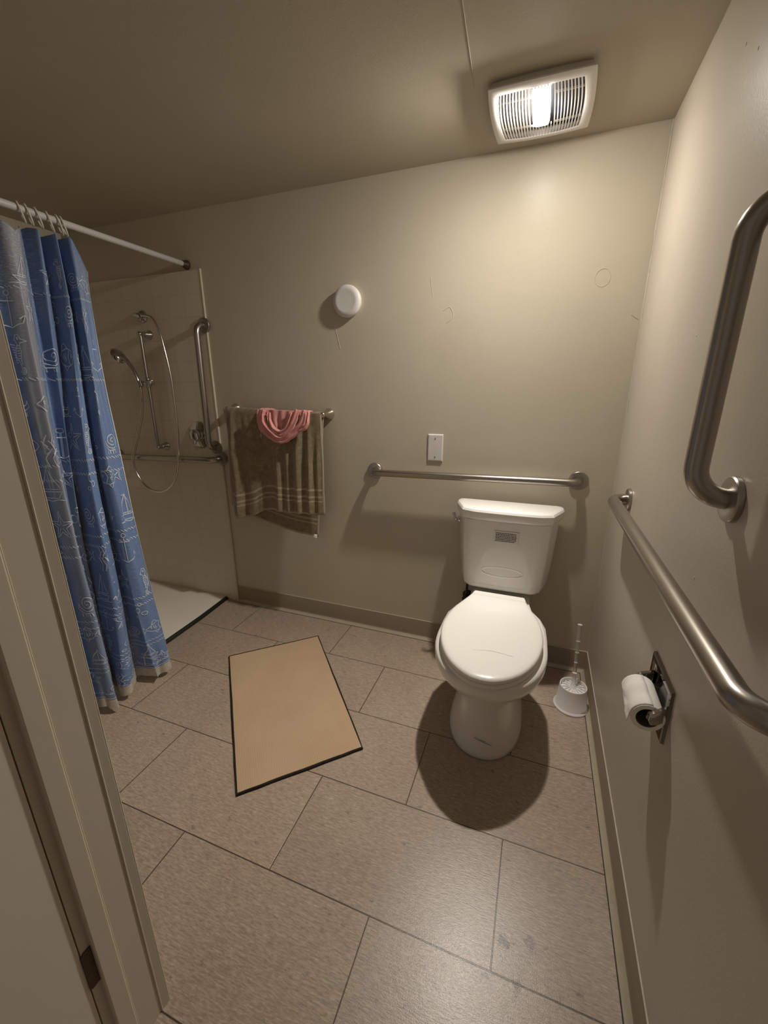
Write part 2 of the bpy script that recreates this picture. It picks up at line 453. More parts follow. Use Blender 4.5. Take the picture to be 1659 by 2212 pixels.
class G:
    """vertices and faces of one mesh"""
    def __init__(s): s.v = []; s.f = []; s.m = []
    def add(s, v, f, m=0):
        n = len(s.v)
        s.v += [Vector(p) for p in v]
        s.f += [tuple(i + n for i in q) for q in f]
        s.m += [m] * len(f)
        return s
    def box(s, a, b, m=0):
        (x0, y0, z0), (x1, y1, z1) = a, b
        return s.add([(x0,y0,z0),(x1,y0,z0),(x1,y1,z0),(x0,y1,z0),(x0,y0,z1),(x1,y0,z1),(x1,y1,z1),(x0,y1,z1)],
              [(0,3,2,1),(4,5,6,7),(0,1,5,4),(1,2,6,5),(2,3,7,6),(3,0,4,7)], m)
    def loft(s, rings, cap0=True, cap1=True, m=0, closed=True):
        n = len(rings[0]); v = [p for r in rings for p in r]; f = []
        for i in range(len(rings) - 1):
            for j in range(n if closed else n - 1):
                k = (j + 1) % n
                f.append((i*n+j, i*n+k, (i+1)*n+k, (i+1)*n+j))
        if cap0: f.append(tuple(reversed(range(n))))
        if cap1: f.append(tuple((len(rings)-1)*n + j for j in range(n)))
        return s.add(v, f, m)
    def tube(s, pts, r, seg=16, caps=True, m=0):
        pts = [Vector(p) for p in pts]
        rr = r if isinstance(r, (list, tuple)) else [r] * len(pts)
        T = []
        for i in range(len(pts)):
            a = pts[max(i-1, 0)]; b = pts[min(i+1, len(pts)-1)]
            T.append((b - a).normalized())
        up = Vector((0, 0, 1)) if abs(T[0].z) < 0.9 else Vector((1, 0, 0))
        u = (up - T[0] * up.dot(T[0])).normalized()
        rings = []
        for i, p in enumerate(pts):
            u = (u - T[i] * u.dot(T[i])).normalized()
            w = T[i].cross(u)
            rings.append([p + (u * math.cos(2*PI*k/seg) + w * math.sin(2*PI*k/seg)) * rr[i] for k in range(seg)])
        return s.loft(rings, caps, caps, m)
    def lathe(s, prof, o, axis, seg=32, m=0, caps=True):
        """prof: (radius, height along axis)"""
        o = Vector(o); a = Vector(axis).normalized()
        up = Vector((0, 0, 1)) if abs(a.z) < 0.9 else Vector((1, 0, 0))
        u = (up - a * up.dot(a)).normalized(); w = a.cross(u)
        rings = [[o + a*h + (u*math.cos(2*PI*k/seg) + w*math.sin(2*PI*k/seg)) * max(r, 1e-5) for k in range(seg)] for r, h in prof]
        return s.loft(rings, caps, caps, m)
    def grid(s, P, m=0):
        n = len(P[0]); v = [p for r in P for p in r]
        f = [(i*n+j, i*n+j+1, (i+1)*n+j+1, (i+1)*n+j) for i in range(len(P)-1) for j in range(n-1)]
        return s.add(v, f, m)
    def build(s, name, mats, parent=None, smooth=True, angle=40, bevel=0.0, bseg=2, subsurf=0, solid=0.0, recalc=True, label=None, weld=False):
        base = Vector((0, 0, 0)); q = parent
        while q is not None:
            base = base + q.location; q = q.parent
        loc = Vector((0, 0, 0))
        if parent is None:
            xs = [p.x for p in s.v]; ys = [p.y for p in s.v]; zs = [p.z for p in s.v]
            loc = Vector(((min(xs)+max(xs))/2, (min(ys)+max(ys))/2, min(zs)))
        me = bpy.data.meshes.new(name)
        me.from_pydata([tuple(p - base - loc) for p in s.v], [], s.f)
        if not isinstance(mats, (list, tuple)): mats = [mats]
        for mt in mats: me.materials.append(mt)
        for i, p in enumerate(me.polygons): p.material_index = s.m[i]
        if recalc or weld:
            bm = bmesh.new(); bm.from_mesh(me)
            if weld: bmesh.ops.remove_doubles(bm, verts=bm.verts, dist=1e-5)
            if recalc: bmesh.ops.recalc_face_normals(bm, faces=bm.faces)
            bm.to_mesh(me); bm.free()
        o = bpy.data.objects.new(name, me)
        COL.objects.link(o)
        o.location = loc
        if parent is not None: o.parent = parent
        if smooth:
            me.polygons.foreach_set('use_smooth', [True] * len(me.polygons))
            if hasattr(me, 'set_sharp_from_angle') and not subsurf: me.set_sharp_from_angle(angle=math.radians(angle))
        if solid:
            md = o.modifiers.new('thick', 'SOLIDIFY'); md.thickness = solid; md.offset = 0
        if bevel:
            md = o.modifiers.new('bevel', 'BEVEL'); md.width = bevel; md.segments = bseg; md.limit_method = 'ANGLE'; md.angle_limit = math.radians(35)
            md.harden_normals = False
        if subsurf:
            md = o.modifiers.new('sub', 'SUBSURF'); md.levels = subsurf; md.render_levels = subsurf
        if label: o['label'] = label
        return o

def struct(o):
    o['kind'] = 'structure'
    return o

def round_path(pts, rad, n=8):
    pts = [Vector(p) for p in pts]
    out = [pts[0]]
    for i in range(1, len(pts) - 1):
        a, b, c = pts[i-1], pts[i], pts[i+1]
        d1 = (a - b).normalized(); d2 = (c - b).normalized()
        ang = d1.angle(d2)
        t = min(rad / math.tan(ang / 2), (a-b).length * 0.98, (c-b).length * 0.98)
        r = t * math.tan(ang / 2)
        p1 = b + d1 * t; p2 = b + d2 * t
        ctr = b + (d1 + d2).normalized() * (r / math.sin(ang / 2))
        v1 = p1 - ctr; v2 = p2 - ctr
        tot = v1.angle(v2); ax = v1.cross(v2).normalized()
        for k in range(n + 1):
            out.append(ctr + Matrix.Rotation(tot * k / n, 3, ax) @ v1)
    out.append(pts[-1])
    return out

def catmull(pts, n=8):
    pts = [Vector(p) for p in pts]
    P = [pts[0]*2 - pts[1]] + pts + [pts[-1]*2 - pts[-2]]
    out = []
    for i in range(1, len(P) - 2):
        for k in range(n):
            t = k / n; a, b, c, d = P[i-1], P[i], P[i+1], P[i+2]
            out.append(0.5 * ((2*b) + (c - a)*t + (2*a - 5*b + 4*c - d)*t*t + (3*b - a - 3*c + d)*t**3))
    out.append(pts[-1])
    return out

def crom(vals, t):
    """Catmull-Rom through equally spaced Vectors at parameter t in [0, len-1]"""
    n = len(vals); i = min(int(t), n - 2); f = t - i
    a = vals[i-1] if i > 0 else vals[0]*2 - vals[1]
    b, c = vals[i], vals[i+1]
    d = vals[i+2] if i + 2 < n else vals[-1]*2 - vals[-2]
    return 0.5 * ((2*b) + (c - a)*f + (2*a - 5*b + 4*c - d)*f*f + (3*b - a - 3*c + d)*f**3)

# ================================================================== SETTING
struct(G().add([(XL-0.1, YH, 0), (0.1, YH, 0), (0.1, 0.1, 0), (XL-0.1, 0.1, 0)], [(0, 1, 2, 3)])
       .build('floor', M_floor, smooth=False))
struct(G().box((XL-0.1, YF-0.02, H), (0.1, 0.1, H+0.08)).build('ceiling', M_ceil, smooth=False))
# a hairline ridge in the ceiling where two boards meet
rp = [(-0.569 - 0.0004*random.random() - 0.018*t, -0.70 + 0.316*t, H - 0.0005) for t in [i/14 for i in range(15)]]
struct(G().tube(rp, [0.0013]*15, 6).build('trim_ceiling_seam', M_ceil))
wback = struct(G().box((XL-0.1, 0, 0), (0.1, 0.1, H)).build('wall_back', M_wall, smooth=False))
wright = struct(G().box((0, YH, 0), (0.1, 0, H)).build('wall_right', M_wall_side, smooth=False))
struct(G().box((XL-0.1, YF, 0), (XL, 0, H)).build('wall_left', M_wtile, smooth=False))
g = G()
g.box((XL-0.1, YO, 0), (XJ-0.022, YF, H))
g.box((XJ-0.022, YO, 2.05), (0, YF, H))
struct(g.build('wall_front', M_wall, smooth=False))
# tiled part of the shower's back wall with its rounded edge
g = G()
g.box((XL, -0.010, 0), (-2.000, 0, 1.866))
struct(g.build('wall_shower', M_wtile, smooth=False))
struct(G().tube([(-1.9985, -0.006, 0.0), (-1.9985, -0.006, 1.868)], 0.006, 10).build('trim_tile_edge', M_caulk))
# lumpy caulk in the back right corner
cp = []
for i in range(60):
    z = 0.09 + i/59*(H - 0.09)
    cp.append((-0.001 + random.uniform(-0.0007, 0.0007), -0.001 + random.uniform(-0.0007, 0.0007), z))
struct(G().tube(cp, [0.0035 if 1.5 < p[2] < 1.95 and random.random() < 0.7 else 0.0022 for p in cp], 6).build('trim_corner_caulk', M_caulk))

# old patches and drips under the paint, and chips on the right wall
for pts, r in (([(-0.149 + 0.026*math.cos(2*PI*k/24), -0.0001, 1.677 + 0.030*math.sin(2*PI*k/24)) for k in range(25)], 0.0009),
               ([(-0.802, -0.0001, 1.735), (-0.798, -0.0001, 1.70), (-0.790, -0.0001, 1.655)], 0.0008),
               ([(-0.745, -0.0001, 1.60), (-0.715, -0.0001, 1.612), (-0.700, -0.0001, 1.575), (-0.728, -0.0001, 1.552)], 0.0009),
               ([(-1.262, -0.0001, 1.585), (-1.246, -0.0001, 1.53), (-1.231, -0.0001, 1.464)], 0.0010),
               ([(-0.035, -0.0001, 1.545), (-0.012, -0.0001, 1.530)], 0.0015)):
    G().tube(catmull(pts, 4), r, 6).build('paint_mark', M_wall, wback)
for y, z, r in ((-0.981, 0.933, 0.0028), (-0.716, 1.893, 0.003), (-0.634, 1.947, 0.0035), (-0.69, 1.40, 0.0016)):
    G().lathe([(r, -0.0001), (r*0.8, 0.0006)], (0, y, z), (-1, 0.15, 0.1), 7).build('paint_chip', M_caulk, wright, label='pale chip in the paint')
# vinyl cove base: wall face, rounded cove, thin toe, light top line
def cove(name, p0, p1, inward, h=0.107):
    p0 = Vector(p0); p1 = Vector(p1); n = Vector(inward)
    prof = [(0.0, h), (0.0035, h - 0.0012), (0.0045, h - 0.004), (0.0045, 0.022), (0.0065, 0.012), (0.012, 0.0055), (0.020, 0.0025), (0.021, 0.0), (0.0, 0.0)]
    r0 = [p0 + n*a + Vector((0, 0, b)) for a, b in prof]; r1 = [p1 + n*a + Vector((0, 0, b)) for a, b in prof]
    o = struct(G().loft([r0, r1]).build(name, M_base, smooth=True, angle=30))
    # paint bead on the top edge and the dusty toe at the floor
    t0, t1 = p0 + n*0.0022 + Vector((0, 0, h)), p1 + n*0.0022 + Vector((0, 0, h))
    G().tube([t0, t1], 0.0019, 6).build('paint_line', M_caulk, o, label='pale paint line along the top')
    q0 = [p0 + n*a + Vector((0, 0, b)) for a, b in ((0.0062, 0.0135), (0.0125, 0.0065), (0.0212, 0.0032), (0.0222, 0.0002), (0.006, 0.0002))]
    q1 = [p1 + n*a + Vector((0, 0, b)) for a, b in ((0.0062, 0.0135), (0.0125, 0.0065), (0.0212, 0.0032), (0.0222, 0.0002), (0.006, 0.0002))]
    G().loft([q0, q1]).build('toe', M_toe, o, angle=30, label='lighter toe where it meets the floor')
    s0, s1 = p0 + n*0.0232, p1 + n*0.0232
    G().tube([s0, s1], 0.0012, 5).build('grime_line', M_grime, o, label='dark grime line along the floor')
    return o
cove('baseboard_back', (-1.992, 0, 0), (0, 0, 0), (0, -1, 0))
cove('baseboard_right', (0, 0, 0), (0, -2.6, 0), (-1, 0, 0))

# doorway: jamb with stop, inner casing, and the door standing open into the hall
g = G()
g.box((XJ-0.022, YO, 0), (XJ-0.010, YF, 2.05))            # jamb board (rabbet depth)
jam = struct(g.build('trim_1', M_trim, smooth=False))
st = G()
st.add(*((lambda pr: ([(x, y, z) for z in (0.0, 2.05) for x, y in pr], [tuple(range(len(pr)))[::-1], tuple(range(len(pr), 2*len(pr)))] + [(i, (i+1) % len(pr), (i+1) % len(pr) + len(pr), i + len(pr)) for i in range(len(pr))]))(
    [(XJ-0.012, -1.619), (XJ-0.002, -1.619), (XJ, -1.6165), (XJ, -1.590), (XJ-0.0015, -1.5875), (XJ-0.0035, -1.587), (XJ-0.0035, -1.5405), (XJ-0.012, -1.5405)])))
st.build('door_stop', M_trim, jam, smooth=True, angle=25)
G().tube([(XJ-0.0028, -1.5868, 0), (XJ-0.0028, -1.5868, 2.05)], 0.0014, 6).build('bead_line', M_caulk, jam, label='pale bead along the stop')
cs = G()
pr = [(XJ-0.09, -1.538), (XJ-0.0045, -1.5395), (XJ-0.0028, -1.5375), (XJ-0.0005, -1.524), (XJ-0.003, -1.5212), (XJ-0.012, -1.520), (XJ-0.09, -1.524)]
cs.loft([[(x, y, 0) for x, y in pr], [(x, y, 2.11) for x, y in pr]])
cas = struct(cs.build('trim_2', M_trim, smooth=True, angle=25))
G().tube([(XJ-0.0025, -1.5395, 0), (XJ-0.0025, -1.5395, 2.05)], 0.0016, 6).build('caulk_line', M_caulk, cas, label='pale caulk along the casing')
G().tube([(XJ-0.002, -1.5218, 0), (XJ-0.002, -1.5218, 2.05)], 0.0014, 6).build('edge_bead', M_caulk, cas, label='pale rounded outer edge')
dr = struct(G().box((XJ-0.048, -2.52, 0.012), (XJ-0.0108, -1.6352, 2.04)).build('door_1', M_door, smooth=False, bevel=0.002))
# hinge leaf with rounded corners let into the jamb
hl = []
for cx_, cz_, a0 in ((-1.630, 0.272, 180), (-1.612, 0.272, 270), (-1.612, 0.352, 0), (-1.630, 0.352, 90)):
    for k in range(5):
        a = math.radians(a0 + 90*k/4)
        hl.append((cx_ + 0.006*math.cos(a), cz_ + 0.006*math.sin(a)))
g = G(); g.loft([[(XJ-0.0102, y, z) for y, z in hl], [(XJ-0.0078, y, z) for y, z in hl]])
g.build('door_hinge', M_hinge, dr, angle=30, label='dark bronze hinge leaf')

# ================================================================== FAN LIGHT
fx, fy, zf = -0.4045, -0.2395, 2.107
def bow(u, v, hw, hh, b, zc):
    """point of a pillow-shaped square, u and v in -1..1"""
    x = fx + u*hw + math.copysign(1, u)*abs(u)*b*(1 - v*v)
    y = fy + v*hh + math.copysign(1, v)*abs(v)*b*(1 - u*u)
    return (x, y, zc)
def ring_of(hw, hh, b, zfun, n=14):
    pts = []
    for side in range(4):
        for k in range(n):
            t = -1 + 2*k/n
            u, v = ((t, -1), (1, t), (-t, 1), (-1, -t))[side]
            x, y, _ = bow(u, v, hw, hh, b, 0)
            pts.append((x, y, zfun(u, v)))
    return pts
fan = root('ceiling_fan_light', (fx, fy, H), 'square white exhaust fan with a lit lamp in its slatted grille on the ceiling', 'ceiling light')
dome = lambda base, k: (lambda u, v: base - k*(2 - u*u - v*v)*0.5)
g = G()
R1 = ring_of(0.132, 0.135, 0.006, lambda u, v: H)
R2 = ring_of(0.137, 0.140, 0.007, lambda u, v: zf + 0.004)
R3 = ring_of(0.142, 0.146, 0.007, dome(zf + 0.003, 0.004))
R4 = ring_of(0.142, 0.146, 0.007, dome(zf, 0.005))
R5 = ring_of(0.137, 0.141, 0.007, dome(zf - 0.002, 0.005))
R6 = ring_of(0.119, 0.122, 0.008, dome(zf - 0.005, 0.006))
R7 = ring_of(0.115, 0.118, 0.008, dome(zf - 0.004, 0.006))
R8 = ring_of(0.113, 0.116, 0.008, lambda u, v: zf + 0.008)
g.loft([R1, R2, R3, R4, R5, R6, R7, R8], False, False)
g.build('frame', M_plastic, fan, angle=35)
# cavity backing, darker on the fan side
g = G(); g.box((fx - 0.120, fy - 0.125, H - 0.004), (fx + 0.020, fy + 0.125, H - 0.0005)); g.build('reflector', M_back_light, fan, smooth=False, label='pale reflector behind the left half of the grille')
g = G(); g.box((fx + 0.020, fy - 0.125, H - 0.004), (fx + 0.120, fy + 0.125, H - 0.0005)); g.build('fan_opening', M_back_dark, fan, smooth=False, label='dark fan opening behind the right half of the grille')
LX0, LX1, LY0, LY1 = -0.4285, -0.3775, -0.350, -0.178
slat_x = [fx - 0.113 + 0.0086*(i + 0.5) for i in range(27)]
for x in slat_x:
    u = (x - fx)/0.116
    seg = [(-1, 1)]
    if LX0 - 0.002 < x < LX1 + 0.002: seg = [(-1, (LY0 - fy)/0.118), ((LY1 - fy)/0.118, 1)]
    for v0, v1 in seg:
        rows = []
        nn = 10
        for k in range(nn + 1):
            v = v0 + (v1 - v0)*k/nn
            y = fy + v*(0.118 + 0.008*(1 - u*u))
            xx = fx + u*(0.116 + 0.008*(1 - v*v))
            z = zf - 0.0035 - 0.006*(2 - u*u - v*v)*0.5
            rows.append([(xx - 0.0017, y, z + 0.006), (xx + 0.0017, y, z + 0.006), (xx + 0.0017, y, z), (xx - 0.0017, y, z)])
        g = G().loft(rows)
        g.build('slat', M_plastic, fan, angle=30)
for v in (-0.62, 0.55):
    rows = []
    for k in range(13):
        u = -1 + 2*k/12
        y = fy + v*(0.118 + 0.008*(1 - u*u)); xx = fx + u*(0.116 + 0.008*(1 - v*v))
        z = zf - 0.0015 - 0.006*(2 - u*u - v*v)*0.5
        rows.append([(xx, y - 0.0014, z + 0.006), (xx, y + 0.0014, z + 0.006), (xx, y + 0.0014, z + 0.001), (xx, y - 0.0014, z + 0.001)])
    if True:
        G().loft(rows[:6]).build('cross_rib', M_plastic, fan, angle=30)
        G().loft(rows[8:]).build('cross_rib', M_plastic, fan, angle=30)
# the lit lens bulges a little below the grille
g = G(); rings = []
lcx, lcy = (LX0 + LX1)/2, (LY0 + LY1)/2; lw, lh = (LX1 - LX0)/2, (LY1 - LY0)/2
for s_, z in ((1.0, zf + 0.008), (1.0, zf - 0.009), (0.97, zf - 0.0125), (0.88, zf - 0.015), (0.7, zf - 0.0160)):
    r_ = []
    for k in range(32):
        a = 2*PI*k/32; ca, sa = math.cos(a), math.sin(a)
        e = 0.30
        r_.append((lcx + math.copysign(abs(ca)**e, ca)*(lw - 0.012*(1 - s_)*2), lcy + math.copysign(abs(sa)**e, sa)*(lh - 0.02*(1 - s_)*2), z))
    rings.append(r_)
g.loft(rings)
g.build('lamp_lens', M_lens, fan, angle=60, label='brightly lit warm white lens')

# ================================================================== TOILET
TX = -0.405
toi = root('toilet', (TX, -0.42, 0), 'white two-piece toilet with closed lid against the back wall', 'toilet')
def egg(hw, yb, yf, ym, z, n=48, eb=0.62, ef=0.5, dx=0.0):
    """closed outline: half width hw at ym, back end yb, front end yf (front is -y)"""
    pts = []
    for k in range(n):
        a = 2*PI*k/n; ca, sa = math.cos(a), math.sin(a)
        if sa >= 0:   # back half
            e = eb*2
            x = math.copysign(abs(ca)**e, ca)*hw; y = ym + (yb - ym)*abs(sa)**(eb*2)
        else:
            e = ef*2
            x = math.copysign(abs(ca)**e, ca)*hw; y = ym + (yf - ym)*abs(sa)**(ef*2)
        pts.append((TX + dx + x, y, z))
    return pts
g = G()
rings = [
    egg(0.137, -0.17, -0.660, -0.45, 0.000, eb=0.35, ef=0.46),
    egg(0.140, -0.17, -0.664, -0.45, 0.004, eb=0.35, ef=0.46),
    egg(0.139, -0.17, -0.663, -0.45, 0.022, eb=0.35, ef=0.46),
    egg(0.130, -0.17, -0.656, -0.45, 0.060, eb=0.35, ef=0.47),
    egg(0.117, -0.17, -0.652, -0.44, 0.120, eb=0.35, ef=0.47),
    egg(0.106, -0.17, -0.652, -0.44, 0.190, eb=0.35, ef=0.47),
    egg(0.108, -0.16, -0.662, -0.45, 0.240, eb=0.36, ef=0.47),
    egg(0.116, -0.14, -0.672, -0.46, 0.270, eb=0.38, ef=0.48),
    egg(0.136, -0.12, -0.694, -0.48, 0.292, eb=0.40, ef=0.49),
    egg(0.166, -0.08, -0.734, -0.50, 0.312, eb=0.42, ef=0.5),
    egg(0.190, -0.05, -0.764, -0.51, 0.336, eb=0.42, ef=0.5),
    egg(0.197, -0.04, -0.777, -0.515, 0.360, eb=0.42, ef=0.5),
    egg(0.198, -0.035, -0.782, -0.515, 0.385, eb=0.42, ef=0.5),
    egg(0.195, -0.035, -0.780, -0.515, 0.398, eb=0.42, ef=0.5),
    egg(0.178, -0.045, -0.766, -0.515, 0.404, eb=0.42, ef=0.5),
    egg(0.150, -0.08, -0.730, -0.515, 0.404, eb=0.42, ef=0.5),
]
# the deck behind the seat is narrower than the rim
for r_ in rings[8:]:
    for i, (x, y, z) in enumerate(r_):
        if y > -0.36:
            t = min(1, (y + 0.36)/0.14); t = t*t*(3 - 2*t)
            lim = 0.199*(1 - t) + 0.125*t
            dx = x - TX
            if abs(dx) > lim: r_[i] = (TX + math.copysign(lim, dx), y, z)
g.loft(rings)
bowl = g.build('bowl', M_porcelain, toi, angle=60)
# emblem-like moulding line near the foot (a small raised scratch)
mk = G()
mk.tube([(-0.425, -0.6575, 0.085), (-0.405, -0.6595, 0.080), (-0.38, -0.6590, 0.074), (-0.362, -0.6570, 0.069)], 0.0011, 6)
mk.tube([(-0.405, -0.6600, 0.084), (-0.385, -0.6600, 0.081)], 0.0009, 6)
mk.build('scuff_mark', M_scratch, bowl, label='short grey scuff line on the pedestal')

def half_outline(tab, z, n=40):
    """mirror a table of (y, half width) into a smooth closed outline"""
    ctrl = [Vector((w, y, 0)) for y, w in tab]
    cur = catmull(ctrl, 6)
    pts = [(TX + p.x, p.y, z) for p in cur]
    pts += [(TX - p.x, p.y, z) for p in reversed(cur[:-1])] if abs(cur[-1].x) < 1e-6 else [(TX - p.x, p.y, z) for p in reversed(cur)]
    return pts
LID = [(-0.262, 0.108), (-0.300, 0.122), (-0.345, 0.140), (-0.400, 0.160), (-0.460, 0.172), (-0.530, 0.177), (-0.600, 0.168),
       (-0.660, 0.149), (-0.715, 0.118), (-0.755, 0.079), (-0.780, 0.036), (-0.786, 0.0)]
def scaled(tab, k, dy0=0.0):
    yc = -0.53
    return [(yc + (y - yc)*k + dy0, w*k) for y, w in tab]
def tilt(pts, k=0.028):
    return [(x, y, z + k*(y + 0.53)) for x, y, z in pts]
g = G()
g.loft([tilt(half_outline(scaled(LID, 0.985), 0.4085)), tilt(half_outline(scaled(LID, 1.0), 0.411)), tilt(half_outline(scaled(LID, 1.0), 0.421)), tilt(half_outline(scaled(LID, 0.985), 0.4245))])
g.build('seat', M_seat, toi, angle=50)
g = G()
g.loft([tilt(half_outline(scaled(LID, 0.975), 0.4265)), tilt(half_outline(scaled(LID, 1.0), 0.4285)), tilt(half_outline(scaled(LID, 1.004), 0.432)), tilt(half_outline(scaled(LID, 1.004), 0.4375)),
        tilt(half_outline(scaled(LID, 0.99), 0.4435)), tilt(half_outline(scaled(LID, 0.965), 0.4465)), tilt(half_outline(scaled(LID, 0.90), 0.4485)),
        tilt(half_outline(scaled(LID, 0.6), 0.4500)), tilt(half_outline(scaled(LID, 0.25), 0.4505))])
lid = g.build('lid', M_seat, toi, angle=60)
for pts in ([(-0.505, -0.345, 0.4530), (-0.518, -0.40, 0.4510), (-0.532, -0.455, 0.4478)], [(-0.291, -0.37, 0.4520), (-0.284, -0.43, 0.4495), (-0.275, -0.48, 0.4462)]):
    G().tube(pts, 0.0007, 5).build('scratch', M_scratch, lid, label='thin dark scratch on the lid')
G().tube(catmull([(-0.449, -0.659, 0.4462), (-0.390, -0.646, 0.4473), (-0.322, -0.652, 0.4466)], 6), 0.0009, 6).build('pale_line', M_plastic, lid, label='pale curved line across the lid')  # thin pale curved line laid on the lid
# hinge block at the back of the seat
g = G()
g.loft([[(TX + x, y, z) for x, y in ((-0.112, -0.268), (0.112, -0.268), (0.104, -0.228), (-0.104, -0.228))] for z in (0.404, 0.450)])
g.build('hinge_block', M_seat, toi, smooth=True, angle=30, bevel=0.007, bseg=3)

# tank: faceted front, tapering down, rounded bottom
def tank_outline(hw, yb, yf, fl, z, ch=0.085, k=3):
    """half width hw, flat front panel half width fl at yf, sides swept back to yb"""
    half = [(hw*0.965, yb), (hw, yb - 0.02), (hw, yb - 0.055), (hw*0.985, yb - 0.075), (fl + (hw - fl)*0.52, yf + ch*0.22), (fl + 0.012, yf + 0.005), (fl - 0.006, yf), (fl*0.5, yf - 0.003), (0, yf - 0.004)]
    pts = [(TX + x, y, z) for x, y in half] + [(TX - x, y, z) for x, y in reversed(half[:-1])]
    return pts
g = G()
tk = [(0.440, 0.150, 0.118), (0.446, 0.170, 0.126), (0.456, 0.182, 0.131), (0.475, 0.188, 0.132), (0.53, 0.194, 0.134), (0.60, 0.200, 0.136), (0.68, 0.205, 0.138), (0.762, 0.209, 0.140)]
rings = []
for z, hw, fl in tk:
    dyf = {0.440: 0.030, 0.446: 0.014, 0.456: 0.006}.get(z, 0.0)
    rings.append(tank_outline(hw, -0.028, -0.200 + dyf, min(fl, hw - 0.03), z))
g.loft(rings)
tank = g.build('tank', M_porcelain, toi, angle=28, bevel=0.006, bseg=3)
g = G()
rings = []
for z, e in ((0.760, -0.006), (0.764, 0.001), (0.775, 0.005), (0.796, 0.005), (0.804, 0.000), (0.808, -0.009), (0.8095, -0.024)):
    rings.append(tank_outline(0.219 + e, -0.018 - max(0, -e), -0.206 - e, 0.132 + e*0.3, z))
g.loft(rings)
tl = g.build('tank_lid', M_porcelain, toi, angle=28, bevel=0.004, bseg=3)
# embossed oval panel low on the tank front
g = G()
ov = [(TX + 0.085*math.cos(2*PI*k/40), -0.2045, 0.535 + 0.022*math.sin(2*PI*k/40)) for k in range(40)]
g.tube(ov + [ov[0]], 0.0022, 6)
g.build('moulded_oval', M_porcelain, tank)
# sticker with lines of small print on the tank
sx0, sx1, sz0, sz1 = -0.448, -0.349, 0.672, 0.721
g = G(); g.box((sx0, -0.2062, sz0), (sx1, -0.2042, sz1))
stk = g.build('sticker', M_sticker, tank, smooth=False, label='small white paper sticker with six lines of print')
g = G()
random.seed(11)
for i in range(6):
    z = sz1 - 0.008 - i*0.0068
    x = sx0 + 0.007
    while x < sx1 - 0.010 - (0.008 if i == 5 else 0):
        w = random.uniform(0.0022, 0.0085)
        x2 = min(x + w, sx1 - 0.007)
        g.box((x, -0.2066, z - 0.0017), (x2, -0.2061, z + 0.0017)); x = x2 + 0.0013
g.build('print', M_ink, stk, smooth=False, label='six lines of tiny black print')
# flush lever on the left shoulder of the tank
g = G()
g.lathe([(0.010, 0), (0.012, 0.003), (0.011, 0.010), (0.007, 0.014)], (-0.601, -0.150, 0.738), (-0.8, -0.6, 0), 20)
g.tube(catmull([(-0.611, -0.157, 0.738), (-0.618, -0.166, 0.744), (-0.624, -0.162, 0.758), (-0.629, -0.158, 0.768)], 5), [0.0055]*10 + [0.0065]*6, 10)
g.build('flush_lever', M_chrome, tank, angle=50, label='chrome flush lever')
# water valve and supply line behind the bowl
g = G()
g.lathe([(0.012, 0), (0.028, 0.001), (0.027, 0.004), (0.010, 0.007), (0.009, 0.045)], (-0.566, -0.001, 0.30), (0, -1, 0), 20)
g.lathe([(0.004, 0), (0.016, 0.004), (0.016, 0.02), (0.006, 0.024)], (-0.566, -0.045, 0.305), (-0.3, -1, 0.1), 16)
g.tube(catmull([(-0.566, -0.040, 0.31), (-0.568, -0.045, 0.36), (-0.560, -0.07, 0.41), (-0.545, -0.09, 0.446)], 6), 0.006, 10)
g.build('supply_valve', M_black, toi, angle=50, label='dark water valve and supply line')

# ================================================================== TOILET BRUSH
bx, by = -0.076, -0.262
hol = root('toilet_brush_holder', (bx, by, 0), 'round white plastic toilet brush holder on the floor in the corner', 'brush holder')
g = G()
g.lathe([(0.060, 0.0), (0.068, 0.0), (0.0685, 0.006), (0.064, 0.011), (0.061, 0.014), (0.0535, 0.098), (0.0520, 0.103), (0.0490, 0.103), (0.0475, 0.098), (0.050, 0.030), (0.0, 0.028)], (bx, by, 0), (0, 0, 1), 48)
g.build('cup', M_brushpl, hol, angle=40)
br_ = root('toilet_brush', (bx, by, 0.03), 'white toilet brush with a clear ringed handle standing in its holder', 'toilet brush')
g = G()
g.lathe([(0.010, 0.03), (0.040, 0.036), (0.0462, 0.075), (0.0462, 0.086), (0.030, 0.091), (0.012, 0.094), (0.0, 0.094)], (bx, by, 0), (0, 0, 1), 40)
for k in range(14):
    a = 2*PI*k/14
    g.tube([(bx + 0.012*math.cos(a), by + 0.012*math.sin(a), 0.095), (bx + 0.028*math.cos(a), by + 0.028*math.sin(a), 0.0945), (bx + 0.044*math.cos(a), by + 0.044*math.sin(a), 0.089)], [0.0022, 0.0034, 0.004], 6)
g.build('brush_head', M_brushpl, br_, angle=40)
h0 = Vector((bx, by, 0.093)); h1 = Vector((-0.0765, -0.196, 0.349))
dl = (h1 - h0)
g = G(); g.lathe([(0.014, 0), (0.0125, 0.004), (0.009, 0.014), (0.0075, 0.055), (0.0095, 0.058), (0.0095, 0.062), (0.0065, 0.064)], h0, dl, 24)
g.build('handle_base', M_brushpl, br_, angle=40)
L_ = dl.length
g = G(); g.lathe([(0.0065, 0.062), (0.0068, L_*0.5), (0.0080, L_*0.8), (0.0092, L_ - 0.004), (0.0092, L_)], h0, dl, 20)
hd = g.build('handle', M_clear, br_, angle=40, label='clear plastic handle')
for t, r in ((0.40, 0.0074), (0.56, 0.0076), (0.74, 0.0086)):
    p = h0 + dl*t
    G().lathe([(r - 0.0015, -0.0018), (r, -0.0008), (r, 0.0008), (r - 0.0015, 0.0018)], p, dl, 18).build('ring', M_plastic, hd, label='white ring on the handle')
